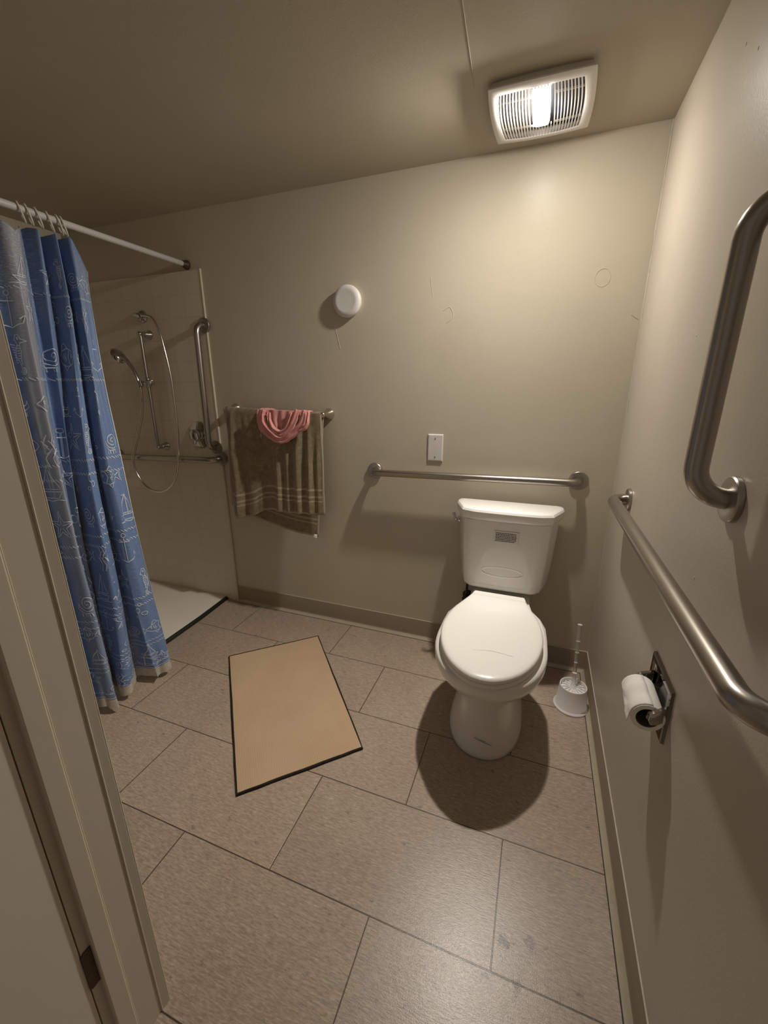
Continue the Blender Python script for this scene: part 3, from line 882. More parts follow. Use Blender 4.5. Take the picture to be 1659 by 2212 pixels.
G().lathe([(0.0085, -0.001), (0.0096, 0.0), (0.0094, 0.002), (0.005, 0.0035)], h1, dl, 20).build('end_cap', M_plastic, hd, label='white end cap')

# ================================================================== GRAB BARS
def flange(p, n, r=0.0385):
    return G().lathe([(r*0.97, 0), (r, 0.001), (r, 0.008), (r*0.95, 0.0105), (r*0.72, 0.0120), (0.0205, 0.0125)], p, n, 36)
def grab(name, a, b, n, off, label, rad=0.0162, group='stainless grab bars', bend=0.045, frad=0.0385):
    a, b, n = Vector(a), Vector(b), Vector(n)
    t = root(name, a, label, 'grab bar', group)
    G().tube(round_path([a + n*0.008, a + n*off, b + n*off, b + n*0.008], bend, 10), rad, 24).build('rail', M_steel, t, angle=60)
    for p in (a, b): flange(p, n, frad).build('flange', M_steel_fl, t, angle=35)
    return t
grab('grab_bar', (-1.058, 0, 0.897), (-0.138, 0, 0.914), (0, -1, 0), 0.058, 'horizontal steel grab bar on the wall above the toilet tank')
grab('grab_bar', (0, -0.312, 0.921), (0, -1.375, 0.925), (-1, 0, 0), 0.054, 'long steel grab bar along the right wall above the paper roll', rad=0.0185, bend=0.06)
grab('grab_bar', (0, -1.066, 1.112), (0, -1.066, 1.545), (-1, 0, 0), 0.062, 'upright steel grab bar on the right wall near the camera', rad=0.0175, bend=0.055)
grab('grab_bar', (-2.008, -0.010, 1.604), (-2.020, -0.010, 0.968), (0, -1, 0), 0.060, 'upright steel grab bar on the shower tiles beside the valve', rad=0.0165)
grab('grab_bar', (-1.997, -0.010, 0.905), (-2.80, -0.010, 0.886), (0, -1, 0), 0.060, 'low horizontal steel grab bar across the shower tiles', rad=0.0175)

# ================================================================== PAPER HOLDER AND ROLL
ph = root('toilet_paper_holder', (0, -0.946, 0.628), 'chrome recessed toilet paper holder plate on the right wall', 'paper holder')
y0, y1, z0, z1 = -1.022, -0.870, 0.562, 0.692
g = G()
R_o = lambda x, i: [(x, y0 + i, z0 + i), (x, y1 - i, z0 + i), (x, y1 - i, z1 - i), (x, y0 + i, z1 - i)]
g.loft([R_o(-0.0005, 0), R_o(-0.006, 0.001), R_o(-0.008, 0.004), R_o(-0.008, 0.014), R_o(-0.004, 0.018), R_o(-0.0015, 0.030)], True, True)
g.build('wall_plate', M_chrome_plate, ph, smooth=False)
for yb0, yt0, w in ((-1.014, -1.040, 0.006), (-0.892, -0.908, -0.006)):
    prof = [(-0.004, 0.616, 0.0), (-0.026, 0.616, 0.7), (-0.038, 0.621, 1.0), (-0.044, 0.631, 1.0), (-0.043, 0.643, 1.0), (-0.036, 0.650, 1.0), (-0.004, 0.651, 0.0)]
    yy_ = lambda t, o: yb0 + (yt0 - yb0)*t + o
    G().loft([[(x, yy_(t, -w), z) for x, z, t in prof], [(x, yy_(t, w), z) for x, z, t in prof]]).build('arm', M_chrome, ph, smooth=True, angle=30, bevel=0.002)
G().tube([(-0.0375, -1.036, 0.6335), (-0.0375, -0.906, 0.6335)], 0.0085, 16).build('roller', M_chrome, ph, angle=40)
rl = root('toilet_roll', (-0.039, -0.974, 0.625), 'nearly used up white toilet paper roll on the chrome holder', 'toilet roll')
rcx, rcz, ya, yb_ = -0.0390, 0.6215, -1.026, -0.922
g = G()
def circ(r, y, n=40): return [(rcx + r*math.cos(2*PI*k/n), y, rcz + r*math.sin(2*PI*k/n)) for k in range(n)]
g.loft([circ(0.0225, ya), circ(0.0315, ya), circ(0.0328, ya + 0.002), circ(0.0328, yb_ - 0.002), circ(0.0315, yb_), circ(0.0225, yb_)], False, False)
g.build('paper', M_paper, rl, angle=50)
g = G(); g.loft([circ(0.0228, ya + 0.001), circ(0.0228, yb_ - 0.001), circ(0.0212, yb_ - 0.001), circ(0.0212, ya + 0.001), circ(0.0228, ya + 0.001)], False, False)
g.build('cardboard_core', M_core, rl, angle=50, label='dark cardboard core')
# loose end of the paper: over the top and down the room side, torn unevenly
P = []
for i in range(26):
    y = ya + 0.002 + (yb_ - ya - 0.004)*i/25
    row = []
    dz = 0.006 + 0.010*(1 - i/25) + 0.0015*math.sin(i*2.1)
    if i < 8: dz += 0.010
    for k in range(14):
        if k < 8:
            a = math.radians(80 + 100*k/7); rr = 0.0336 + 0.0008*math.sin(i*0.5)
            row.append((rcx + rr*math.cos(a), y, rcz + rr*math.sin(a)))
        else:
            t = (k - 7)/6
            row.append((rcx - 0.0337 - 0.003*t*math.sin(1 + i*0.12), y, rcz - dz*0.75*t))
    P.append(row)
G().grid(P).build('loose_sheet', M_paper, rl, solid=0.0006)

# ================================================================== WALL PLATE AND ROUND COVER
bp = root('blank_wall_plate', (-0.7575, 0, 1.024), 'blank white electrical plate on the wall above the grab bar', 'wall plate')
g = G()
r4 = lambda i, y: [(-0.7935 + i, y, 0.961 + i), (-0.7215 - i, y, 0.961 + i), (-0.7215 - i, y, 1.0855 - i), (-0.7935 + i, y, 1.0855 - i)]
g.loft([r4(0, 0), r4(0, -0.003), r4(0.003, -0.0062), r4(0.006, -0.0068)])
g.build('plate', M_plastic, bp, smooth=False, bevel=0.0008)
for z in (1.066, 0.981):
    G().lathe([(0.0036, 0), (0.0034, 0.0012), (0.002, 0.0018)], (-0.7575, -0.0066, z), (0, -1, 0), 16).build('screw', M_screw, bp)
g = G()
g.lathe([(0.064, 0.0), (0.066, 0.004), (0.0675, 0.014), (0.0665, 0.021), (0.062, 0.026), (0.054, 0.0290), (0.047, 0.0305), (0.044, 0.0302), (0.02, 0.0302), (0.0, 0.0302)], (-1.182, 0, 1.664), (0, -1, 0), 64)
tag(g.build('round_wall_cover', M_plastic, angle=50), 'plain round white disc cover high on the back wall', 'wall cover')

# ================================================================== TOWEL BAR, TOWEL, PINK CLOTH
tb = root('towel_bar', (-1.58, 0, 1.17), 'satin nickel towel bar on the back wall holding the towel', 'towel bar')
for x, z in ((-1.301, 1.166), (-1.867, 1.184)):
    G().lathe([(0.028, 0), (0.0285, 0.004), (0.026, 0.009), (0.016, 0.030), (0.0115, 0.050), (0.0112, 0.060), (0.0135, 0.066), (0.0135, 0.078), (0.010, 0.083), (0.004, 0.085)], (x, 0, z), (0, -1, 0), 36).build('post', M_nickel, tb, angle=50)
G().tube([(-1.867, -0.072, 1.184), (-1.301, -0.072, 1.166)], 0.0080, 18).build('bar', M_nickel, tb)

def zbar(x): return 1.166 + (x + 1.301)*(0.018/-0.566)
TW0, TW1 = -1.880, -1.302
def interp(tab, x):
    for (a, va), (b, vb) in zip(tab, tab[1:]):
        if x <= b: return va + (vb - va)*max(0, (x - a))/(b - a)
    return tab[-1][1]
FB = [(0.0, 0.605), (0.07, 0.597), (0.16, 0.606), (0.27, 0.625), (0.36, 0.655), (0.46, 0.665), (0.60, 0.660), (0.8, 0.664), (1.0, 0.668)]     # hem height of the front layer
BB = [(0.0, 0.660), (0.10, 0.640), (0.25, 0.610), (0.45, 0.580), (0.62, 0.557), (0.80, 0.545), (0.93, 0.539), (1.0, 0.535)]      # hem height of the back layer
NU, NV = 110, 90
P = []; UVc = []
def fold(u, t):
    """how far the front layer stands off, by position across and down"""
    d = 0.0
    for c, w, a in ((0.075, 0.05, 0.026), (0.24, 0.07, 0.008), (0.40, 0.05, -0.012), (0.545, 0.034, 0.015), (0.645, 0.028, 0.015), (0.755, 0.036, 0.020), (0.87, 0.026, 0.016), (0.95, 0.02, 0.008)):
        cc = c + 0.03*(0.5 - t)*(c - 0.3)
        d += a*math.exp(-((u - cc)/w)**2)
    k = min(1, t*2.4)*0.85 + 0.15
    d *= k
    d += 0.0022*math.sin(u*41 + t*5)*t + 0.0012*math.sin(u*90 + t*3)*math.sin(t*9) + 0.004*math.sin(t*5 + u*4)*t
    return d
for j in range(NV + 1):
    row = []; ur = []
    s_ = j/NV
    for i in range(NU + 1):
        u = i/NU
        xw = TW0 + (TW1 - TW0)*u
        # the left edge creeps inwards going down and bulges
        zt = zbar(xw)
        zb_f = interp(FB, u); zb_b = interp(BB, u)
        Lf = zt - zb_f; Lb = zt - zb_b
        arc = PI*0.0115
        tot = Lf + arc + Lb
        d = s_*tot
        if d < Lb:                          # back layer, from its hem up
            tt = 1 - d/Lb
            y = -0.060 + 0.004*math.sin(u*14)*tt - 0.018*tt
            z = zb_b + d
            x = xw + (-0.030 + 0.05*u)*0.0
            x = TW0 - 0.02*tt + (TW1 - 0.055*tt - (TW0 - 0.02*tt))*u
            vv = d
        elif d < Lb + arc:
            a = (d - Lb)/0.0115
            x = xw; y = -0.072 + 0.0115*math.cos(a); z = zt + 0.0115*math.sin(a); vv = 0.4
        else:
            tt = (d - Lb - arc)/Lf
            y = -0.0835 - fold(u, tt) - 0.012*tt
            z = zt - tt*Lf
            inl = 0.012*math.sin(tt*PI) * (1 - u)**6
            x = xw + inl + (1 - u)**5*(0.0)*tt + 0.010*tt*(u - 0.2)*0.6
            if u < 0.12: x += 0.010*math.sin(tt*7 + u*30)*(1 - u/0.12)
            vv = (1 - tt)*Lf
        row.append((x, y, z)); ur.append((u*0.58, vv))
    P.append(row); UVc.append(ur)
g = G().grid(P)
tw = g.build('towel', M_towel, recalc=False, solid=0.005)
uvl = tw.data.uv_layers.new(name='cloth')
flat = [q for r in UVc for q in r]
for li, l in enumerate(tw.data.loops): uvl.data[li].uv = flat[l.vertex_index]
tag(tw, 'brown terry bath towel with pale stripes hanging on the towel bar', 'towel')
# care label at the low back corner of the towel
g = G(); g.grid([[(-1.383 + 0.024*i/3 , -0.083 - 0.002*j, 0.552 - 0.022*j/3 - 0.004*i/3) for i in range(4)] for j in range(4)])
ct = g.build('care_tag', M_sticker, tw, solid=0.001, label='white care tag at the lower corner')

# pink cloth: nested sagging bands, straps rolled over the bar and a pleated back
pk = root('pink_cloth', (-1.503, -0.09, 1.18), 'crumpled pink garment draped over the middle of the brown towel', 'garment')
def band(name, pts, hw, yoff, th=0.0055, wob=0.5):
    """a soft strip along (x, z) points, hw half widths, bulging forwards between its ends"""
    n = len(pts)
    c = catmull([Vector((x, yoff - 0.010*math.sin(PI*i/(n - 1)), z)) for i, (x, z) in enumerate(pts)], 7)
    m_ = len(c); rings = []
    for i, p in enumerate(c):
        t = (c[min(i+1, m_-1)] - c[max(i-1, 0)]).normalized()
        nn_ = Vector((-t.z, 0, t.x)).normalized()
        f = i/(m_-1)*(len(hw) - 1); k = min(int(f), len(hw) - 2); w = hw[k] + (hw[k+1] - hw[k])*(f - k)
        ring = []
        for q in range(20):
            a = 2*PI*q/20
            u = math.cos(a)
            yy = th*math.sin(a)*(1 + 0.25*math.sin(i*0.5 + q)) + 0.0035*math.sin(u*5.5 + i*0.13 + wob*4) - 0.003*(1 - u*u)
            ring.append(p + nn_*(w*u*(1 + 0.06*math.sin(i*0.9))) + Vector((0, yy, 0)))
        rings.append(ring)
    return G().loft(rings).build(name, M_pink, pk, angle=80)
# pleated back panel hanging inside the sag
P = []
for j in range(31):
    v = j/30; row = []
    for i in range(61):
        u = -1 + 2*i/60
        xt = -1.512 + u*0.095; xb_ = -1.518 + u*0.040
        x = xt + (xb_ - xt)*v
        z = zbar(xt) + 0.0135 - v*0.112 - 0.010*u*u*v
        y = -0.104 - 0.0075*math.sin(u*11 + 0.6)*(0.25 + 0.75*v) - 0.006*v - 0.004*math.sin(v*7 + u*3)
        row.append((x, y, z))
    P.append(row)
G().grid(P).build('back_panel', M_pink, pk, recalc=False, solid=0.002, angle=180)
band('inner_fold', [(-1.5786, 1.1740), (-1.5728, 1.129), (-1.5467, 1.0938), (-1.509, 1.0833), (-1.477, 1.1051), (-1.4567, 1.1433), (-1.448, 1.1790)], [0.010, 0.011, 0.010, 0.011, 0.010], -0.112, wob=0.2)
band('neck_band', [(-1.6076, 1.1880), (-1.6134, 1.1576), (-1.6018, 1.1194), (-1.5641, 1.0813), (-1.5206, 1.0598), (-1.4857, 1.0693), (-1.4538, 1.1003), (-1.4306, 1.1385), (-1.419, 1.1719), (-1.4132, 1.1900)], [0.012, 0.014, 0.012, 0.013, 0.016, 0.017, 0.013], -0.114, wob=0.7)
band('side_fold', [(-1.3639, 1.1820), (-1.365, 1.1385), (-1.3755, 1.1123), (-1.4016, 1.0976), (-1.4248, 1.0920)], [0.013, 0.015, 0.014, 0.010], -0.108, wob=0.1)
band('hem_band', [(-1.6308, 1.1885), (-1.6345, 1.1481), (-1.6265, 1.1051), (-1.5931, 1.0713), (-1.5496, 1.0451), (-1.5206, 1.0375), (-1.4916, 1.0427), (-1.4567, 1.0642), (-1.4219, 1.0928), (-1.3929, 1.129), (-1.3785, 1.1671), (-1.3757, 1.1880)], [0.016, 0.017, 0.018, 0.015, 0.013, 0.013, 0.015, 0.019, 0.021, 0.018, 0.016], -0.110, wob=0.4)
# the two shoulders rolled over the bar
for xs, w in ((-1.612, 0.043), (-1.394, 0.045)):
    P = []
    for j in range(25):
        a = -0.9 + 4.0*j/24; row = []
        for i in range(17):
            u = -1 + 2*i/16
            x = xs + u*w*(0.9 + 0.10*math.sin(a*2)); r = 0.0205 + 0.0022*math.sin(u*9 + a*2) + 0.002*math.cos(u*2.2)
            yy = -0.072 + r*1.15*math.cos(a); zz = zbar(x) + r*0.72*math.sin(a)
            if a > PI*0.8: zz -= (a - PI*0.8)*0.040; yy -= 0.014*(a - PI*0.8)
            if a < 0: zz -= -a*0.02
            row.append((x, yy, zz))
        P.append(row)
    G().grid(P).build('rolled_strap', M_pink, pk, recalc=False, solid=0.002, angle=180)

# ================================================================== SHOWER
pan = root('shower_pan', (-2.5, -0.77, 0), 'low off-white shower pan on the floor below the tiles', 'shower pan')
g = G()
g.add([(XL, YF, 0.020), (-2.052, YF, 0.015), (-2.058, -0.52, 0.015), (-2.088, -0.011, 0.015), (XL, -0.011, 0.020),
       (XL, YF, 0.0), (-2.052, YF, 0.0), (-2.058, -0.52, 0.0), (-2.088, -0.011, 0.0), (XL, -0.011, 0.0)],
      [(0, 1, 2, 3, 4), (5, 9, 8, 7, 6), (0, 5, 6, 1), (1, 6, 7, 2), (2, 7, 8, 3), (3, 8, 9, 4), (4, 9, 5, 0)])
g.build('basin', M_pan, pan, smooth=False)
g = G()
ed = [(-2.050, YF + 0.001), (-2.050, -1.0), (-2.054, -0.52), (-2.062, -0.26), (-2.084, -0.012)]
rings = [[(x, y, 0.0005), (x + 0.012, y, 0.0005), (x + 0.011, y, 0.006), (x + 0.003, y, 0.0155), (x - 0.005, y, 0.0170), (x - 0.007, y, 0.0152)] for x, y in ed]
g.loft(rings)
g.build('threshold_strip', M_black, pan, angle=30, label='black rubber strip along the front edge')

rod = root('shower_curtain_rod', (-2.08, 0, 1.892), 'white shower curtain rod from the back wall above the tiles', 'curtain rod')
G().tube([(-2.08, -0.030, 1.892), (-2.085, YF + 0.004, 1.889)], 0.0125, 20).build('tube', M_rod, rod)
g = G().lathe([(0.020, 0), (0.022, 0.003), (0.021, 0.012), (0.016, 0.020), (0.0145, 0.034), (0.013, 0.036)], (-2.08, 0, 1.892), (0, -1, 0), 28)
g.build('end_flange', M_hinge, rod, angle=40, label='dark metal end socket')

# ---- hand shower set
YS = -0.010
arm = root('shower_hose_outlet', (-2.425, YS, 1.668), 'chrome hose outlet on the shower tiles at the top of the hose', 'shower outlet')
G().lathe([(0.032, 0), (0.033, 0.003), (0.030, 0.012), (0.020, 0.020), (0.014, 0.024), (0.013, 0.040)], (-2.425, YS, 1.668), (0, -1, 0), 32).build('escutcheon', M_chrome, arm, angle=45)
G().tube(catmull([(-2.425, -0.045, 1.668), (-2.418, -0.066, 1.668), (-2.395, -0.074, 1.665), (-2.368, -0.074, 1.660)], 5), [0.0115]*11 + [0.0135]*5, 16).build('elbow', M_chrome, arm, angle=50)

sb = root('shower_slide_bar', (-2.395, YS, 1.27), 'slim chrome slide bar for the hand shower on the tiles', 'slide bar')
for z in (1.574, 0.960):
    G().lathe([(0.024, 0), (0.025, 0.003), (0.022, 0.010), (0.015, 0.034), (0.011, 0.046), (0.012, 0.050), (0.013, 0.066), (0.010, 0.074), (0.004, 0.077)], (-2.396, YS, z), (0, -1, 0), 28).build('mount', M_chrome, sb, angle=50)
G().tube([(-2.396, -0.072, 0.962), (-2.396, -0.072, 1.566)], 0.0085, 16).build('bar', M_steel_fl, sb)
g = G()
g.lathe([(0.010, -0.030), (0.0145, -0.026), (0.0145, -0.012), (0.0175, -0.008), (0.0175, 0.010), (0.0145, 0.014), (0.0145, 0.022), (0.011, 0.026)], (-2.396, -0.072, 1.322), (0, 0, 1), 20)
g.tube([(-2.402, -0.075, 1.322), (-2.425, -0.085, 1.318)], 0.009, 14)
g.lathe([(0.011, -0.016), (0.0155, -0.014), (0.0155, 0.014), (0.011, 0.016)], (-2.434, -0.090, 1.314), (-0.28, 0, 1), 18)
sl = g.build('slider', M_chrome, sb, angle=40)
G().lathe([(0.006, 0), (0.006, 0.016), (0.014, 0.018), (0.0165, 0.026), (0.014, 0.033), (0.006, 0.035)], (-2.385, -0.072, 1.322), (1, -0.2, -0.05), 18).build('knob', M_chrome, sl, angle=45, label='round tightening knob')

hs = root('hand_shower', (-2.434, -0.09, 1.314), 'chrome hand shower clipped to the slide bar with its long looping hose', 'hand shower')
hp = catmull([(-2.438, -0.090, 1.285), (-2.446, -0.092, 1.335), (-2.462, -0.096, 1.385), (-2.488, -0.102, 1.428), (-2.518, -0.110, 1.458)], 6)
nn = len(hp)
G().tube(hp, [0.0095 + 0.005*(i/(nn-1))**1.5 + (0.006*((i/(nn-1)) - 0.7)/0.3 if i/(nn-1) > 0.7 else 0) for i in range(nn)], 18).build('handle', M_chrome, hs, angle=60)
hc = Vector((-2.534, -0.116, 1.464)); hn = Vector((-0.80, -0.12, -0.59)).normalized()
hd_ = G().lathe([(0.004, -0.022), (0.024, -0.020), (0.039, -0.011), (0.0455, 0.0), (0.0460, 0.006), (0.043, 0.010)], hc, hn, 36).build('head', M_chrome, hs, angle=50)
g = G().lathe([(0.042, 0.009), (0.040, 0.0115), (0.0, 0.012)], hc, hn, 32)
g.build('spray_face', M_plastic, hd_, angle=40, label='pale spray face')
hose = catmull([(-2.438, -0.090, 1.288), (-2.440, -0.088, 1.25), (-2.462, -0.082, 1.17), (-2.502, -0.088, 1.062), (-2.545, -0.098, 0.960), (-2.574, -0.104, 0.885), (-2.570, -0.102, 0.805), (-2.522, -0.096, 0.725),
                (-2.446, -0.094, 0.694), (-2.366, -0.095, 0.707), (-2.293, -0.098, 0.760), (-2.241, -0.103, 0.848), (-2.218, -0.100, 0.942), (-2.212, -0.090, 1.062), (-2.215, -0.080, 1.20), (-2.220, -0.074, 1.34),
                (-2.236, -0.074, 1.48), (-2.256, -0.074, 1.582), (-2.288, -0.074, 1.642), (-2.330, -0.074, 1.659), (-2.366, -0.074, 1.660)], 22)
G().tube(hose, [0.0066 + 0.0009*(i % 2) for i in range(len(hose))], 10).build('hose', M_hose, hs, angle=80, label='ribbed metal hose')

vl = root('shower_valve', (-2.128, YS, 1.035), 'round chrome shower valve with lever handle on the tiles', 'shower valve')
G().lathe([(0.072, 0), (0.076, 0.002), (0.074, 0.006), (0.050, 0.013), (0.030, 0.016), (0.030, 0.022)], (-2.128, YS, 1.035), (0, -1, 0), 44).build('escutcheon', M_chrome, vl, angle=40)
g = G().lathe([(0.030, 0.018), (0.0355, 0.024), (0.0355, 0.045), (0.031, 0.056), (0.018, 0.062), (0.0, 0.063)], (-2.128, YS, 1.035), (0, -1, 0), 36)
vk = g.build('handle', M_chrome, vl, angle=45)
G().tube(catmull([(-2.128, -0.062, 1.030), (-2.122, -0.068, 1.005), (-2.112, -0.072, 0.978), (-2.104, -0.074, 0.962)], 5), [0.010]*8 + [0.0085]*8, 14).build('lever', M_chrome, vk, angle=60)

# ================================================================== CURTAIN
# each fold line of the cloth from its free edge inwards: (x, y) at eight heights
ZR = [1.83, 1.60, 1.30, 1.00, 0.70, 0.40, 0.20, 0.03]
FOLDS = [
 ('E0', [(-2.066,-0.558), (-2.042,-0.592), (-2.003,-0.624), (-1.963,-0.636), (-1.924,-0.653), (-1.884,-0.667), (-1.858,-0.674), (-1.837,-0.683)]),
 ('P1', [(-2.055,-0.590), (-2.031,-0.620), (-1.994,-0.658), (-1.957,-0.685), (-1.920,-0.700), (-1.883,-0.712), (-1.858,-0.718), (-1.837,-0.730)]),
 ('P1b', [(-2.060,-0.614), (-2.036,-0.637), (-2.000,-0.679), (-1.964,-0.719), (-1.928,-0.736), (-1.892,-0.751), (-1.868,-0.758), (-1.847,-0.766)]),
 ('V1', [(-2.095,-0.622), (-2.071,-0.632), (-2.040,-0.670), (-2.012,-0.706), (-1.985,-0.728), (-1.958,-0.748), (-1.940,-0.766), (-1.925,-0.782)]),
 ('P2', [(-2.057,-0.658), (-2.038,-0.676), (-2.009,-0.716), (-1.980,-0.755), (-1.952,-0.781), (-1.923,-0.799), (-1.904,-0.812), (-1.887,-0.828)]),
 ('P2b', [(-2.061,-0.670), (-2.039,-0.690), (-2.006,-0.735), (-1.973,-0.785), (-1.940,-0.815), (-1.907,-0.842), (-1.885,-0.868), (-1.866,-0.890)]),
 ('V2', [(-2.098,-0.680), (-2.081,-0.696), (-2.058,-0.738), (-2.036,-0.788), (-2.013,-0.813), (-1.990,-0.836), (-1.978,-0.850), (-1.968,-0.866)]),
 ('R2a', [(-2.062,-0.716), (-2.053,-0.740), (-2.044,-0.772), (-2.034,-0.808), (-2.026,-0.834), (-2.010,-0.852), (-1.998,-0.862), (-1.986,-0.876)]),
 ('V2a', [(-2.096,-0.738), (-2.081,-0.760), (-2.060,-0.795), (-2.039,-0.824), (-2.019,-0.850), (-1.998,-0.868), (-1.984,-0.876), (-1.974,-0.886)]),
 ('P3', [(-2.058,-0.783), (-2.032,-0.826), (-1.995,-0.862), (-1.959,-0.893), (-1.922,-0.920), (-1.886,-0.932), (-1.862,-0.937), (-1.841,-0.944)]),
 ('P3b', [(-2.058,-0.830), (-2.037,-0.855), (-2.006,-0.890), (-1.976,-0.916), (-1.945,-0.936), (-1.915,-0.951), (-1.895,-0.960), (-1.872,-0.973)]),
 ('V3', [(-2.089,-0.851), (-2.068,-0.884), (-2.035,-0.915), (-2.006,-0.929), (-1.975,-0.945), (-1.945,-0.964), (-1.925,-0.973), (-1.907,-0.985)]),
 ('P4', [(-2.055,-0.898), (-2.036,-0.925), (-2.008,-0.953), (-1.979,-0.966), (-1.950,-0.977), (-1.922,-0.993), (-1.903,-1.003), (-1.886,-1.015)]),
]
fl = [(n, [Vector((x - (0.024*(1 - i/9) if n[0] == 'V' else -0.006*(1 - i/9)), y, z)) for i, ((x, y), z) in enumerate(zip(p, ZR))]) for n, p in FOLDS]
k = 0
for yv in (-0.045, -0.095, -0.135, -0.185, -0.225, -0.275, -0.315):
    dx = -0.030 if k % 2 == 0 else 0.010
    fl.append(('more', [Vector((p.x + dx*(0.7 + 0.6*i/7), p.y + yv*(0.95 + 0.25*i/7), p.z)) for i, p in enumerate(fl[12][1])])); k += 1
NF = len(fl)
ROWS = 150
SUB = 14
def fold_col(c):
    return [crom(fl[c][1], 7*r/ROWS) for r in range(ROWS + 1)]
cols = [fold_col(c) for c in range(NF)]
NC = (NF - 1)*SUB + 1
GRID = []
RINGY = [-0.610, -0.626, -0.658, -0.697, -0.728, -0.752, -0.850, -0.945]
for r in range(ROWS + 1):
    line = [cols[c][r] for c in range(NF)]
    row = []
    for q in range(NC):
        p = crom(line, q/SUB)
        t = r/ROWS
        w = 0.005*math.sin(q*0.42 + t*9)*math.sin(t*PI) + 0.007*math.sin(t*7 + q*0.23)*t
        row.append(p + Vector((w, 0.25*w, 0)))
    GRID.append(row)
# shape of the top edge: pulled up at the rings, sagging between them, corner falling away at the free edge
def top_lift(y):
    d = min(abs(y - a) for a in RINGY)
    base = 0.012 - min(d, 0.055)*0.75
    if y > -0.612: base -= (y + 0.612)*1.25
    return base
for r in range(0, 26):
    k_ = (1 - r/25)**2
    for q in range(NC):
        p = GRID[r][q]; L = top_lift(GRID[0][q].y) if r else top_lift(p.y)
        GRID[r][q] = p + Vector((-0.004*k_, 0, L*k_))
# uneven hem
for r in range(ROWS - 20, ROWS + 1):
    k_ = (r - (ROWS - 20))/20
    for q in range(NC):
        GRID[r][q] = GRID[r][q] + Vector((0.008*k_*math.sin(q*0.31), 0.004*k_*math.sin(q*0.5), 0.008*k_*math.sin(q*0.22 + 1)))
HEM = ROWS - 5
cur = root('shower_curtain', (-2.0, -0.85, 0.03), 'blue shower curtain with white sea-life line drawings gathered on the left', 'shower curtain')
# arc length across the cloth on a middle row gives the flat cloth coordinate
arc = [0.0]
for q in range(1, NC):
    arc.append(arc[-1] + (GRID[90][q] - GRID[90][q-1]).length)
WID = arc[-1]
def cloth_pt(u, v, off=0.0018):
    """flat cloth coordinate (metres from the free edge, metres below the top) to space"""
    import bisect
    q = min(max(bisect.bisect_right(arc, u) - 1, 0), NC - 2)
    fq = min(max((u - arc[q])/max(arc[q+1] - arc[q], 1e-6), 0), 1)
    rr = min(max(v/1.80*ROWS, 0), ROWS - 0.001); r = int(rr); fr = rr - r
    a, b, c, d = GRID[r][q], GRID[r][q+1], GRID[r+1][q], GRID[r+1][q+1]
    p = (a*(1-fq) + b*fq)*(1-fr) + (c*(1-fq) + d*fq)*fr
    n = (b - a + d - c).cross(c - a + d - b).normalized()
    if n.dot(Vector((1, -0.25, 0.05))) < 0 and abs(n.x) > 0.25: n = -n
    return p, n
# which way is out: decide once from the average normal
avg = Vector((0, 0, 0))
for q in range(0, NC - 1, 5):
    avg += (GRID[80][q+1] - GRID[80][q]).cross(GRID[81][q] - GRID[80][q])
SGN = 1 if avg.dot(Vector((1, -0.2, 0))) > 0 else -1
def cloth(u, v):
    import bisect
    q = min(max(bisect.bisect_right(arc, u) - 1, 0), NC - 2)
    fq = min(max((u - arc[q])/max(arc[q+1] - arc[q], 1e-6), 0), 1)
    rr = min(max(v/1.80*ROWS, 0), ROWS - 0.001); r = int(rr); fr = rr - r
    a, b, c, d = GRID[r][q], GRID[r][q+1], GRID[r+1][q], GRID[r+1][q+1]
    p = (a*(1-fq) + b*fq)*(1-fr) + (c*(1-fq) + d*fq)*fr
    n = (b - a + d - c).cross(c - a + d - b)
    n = n.normalized()*SGN if n.length > 1e-9 else Vector((1, 0, 0))
    return p + n*0.0016

g = G().grid(GRID[:HEM + 1])
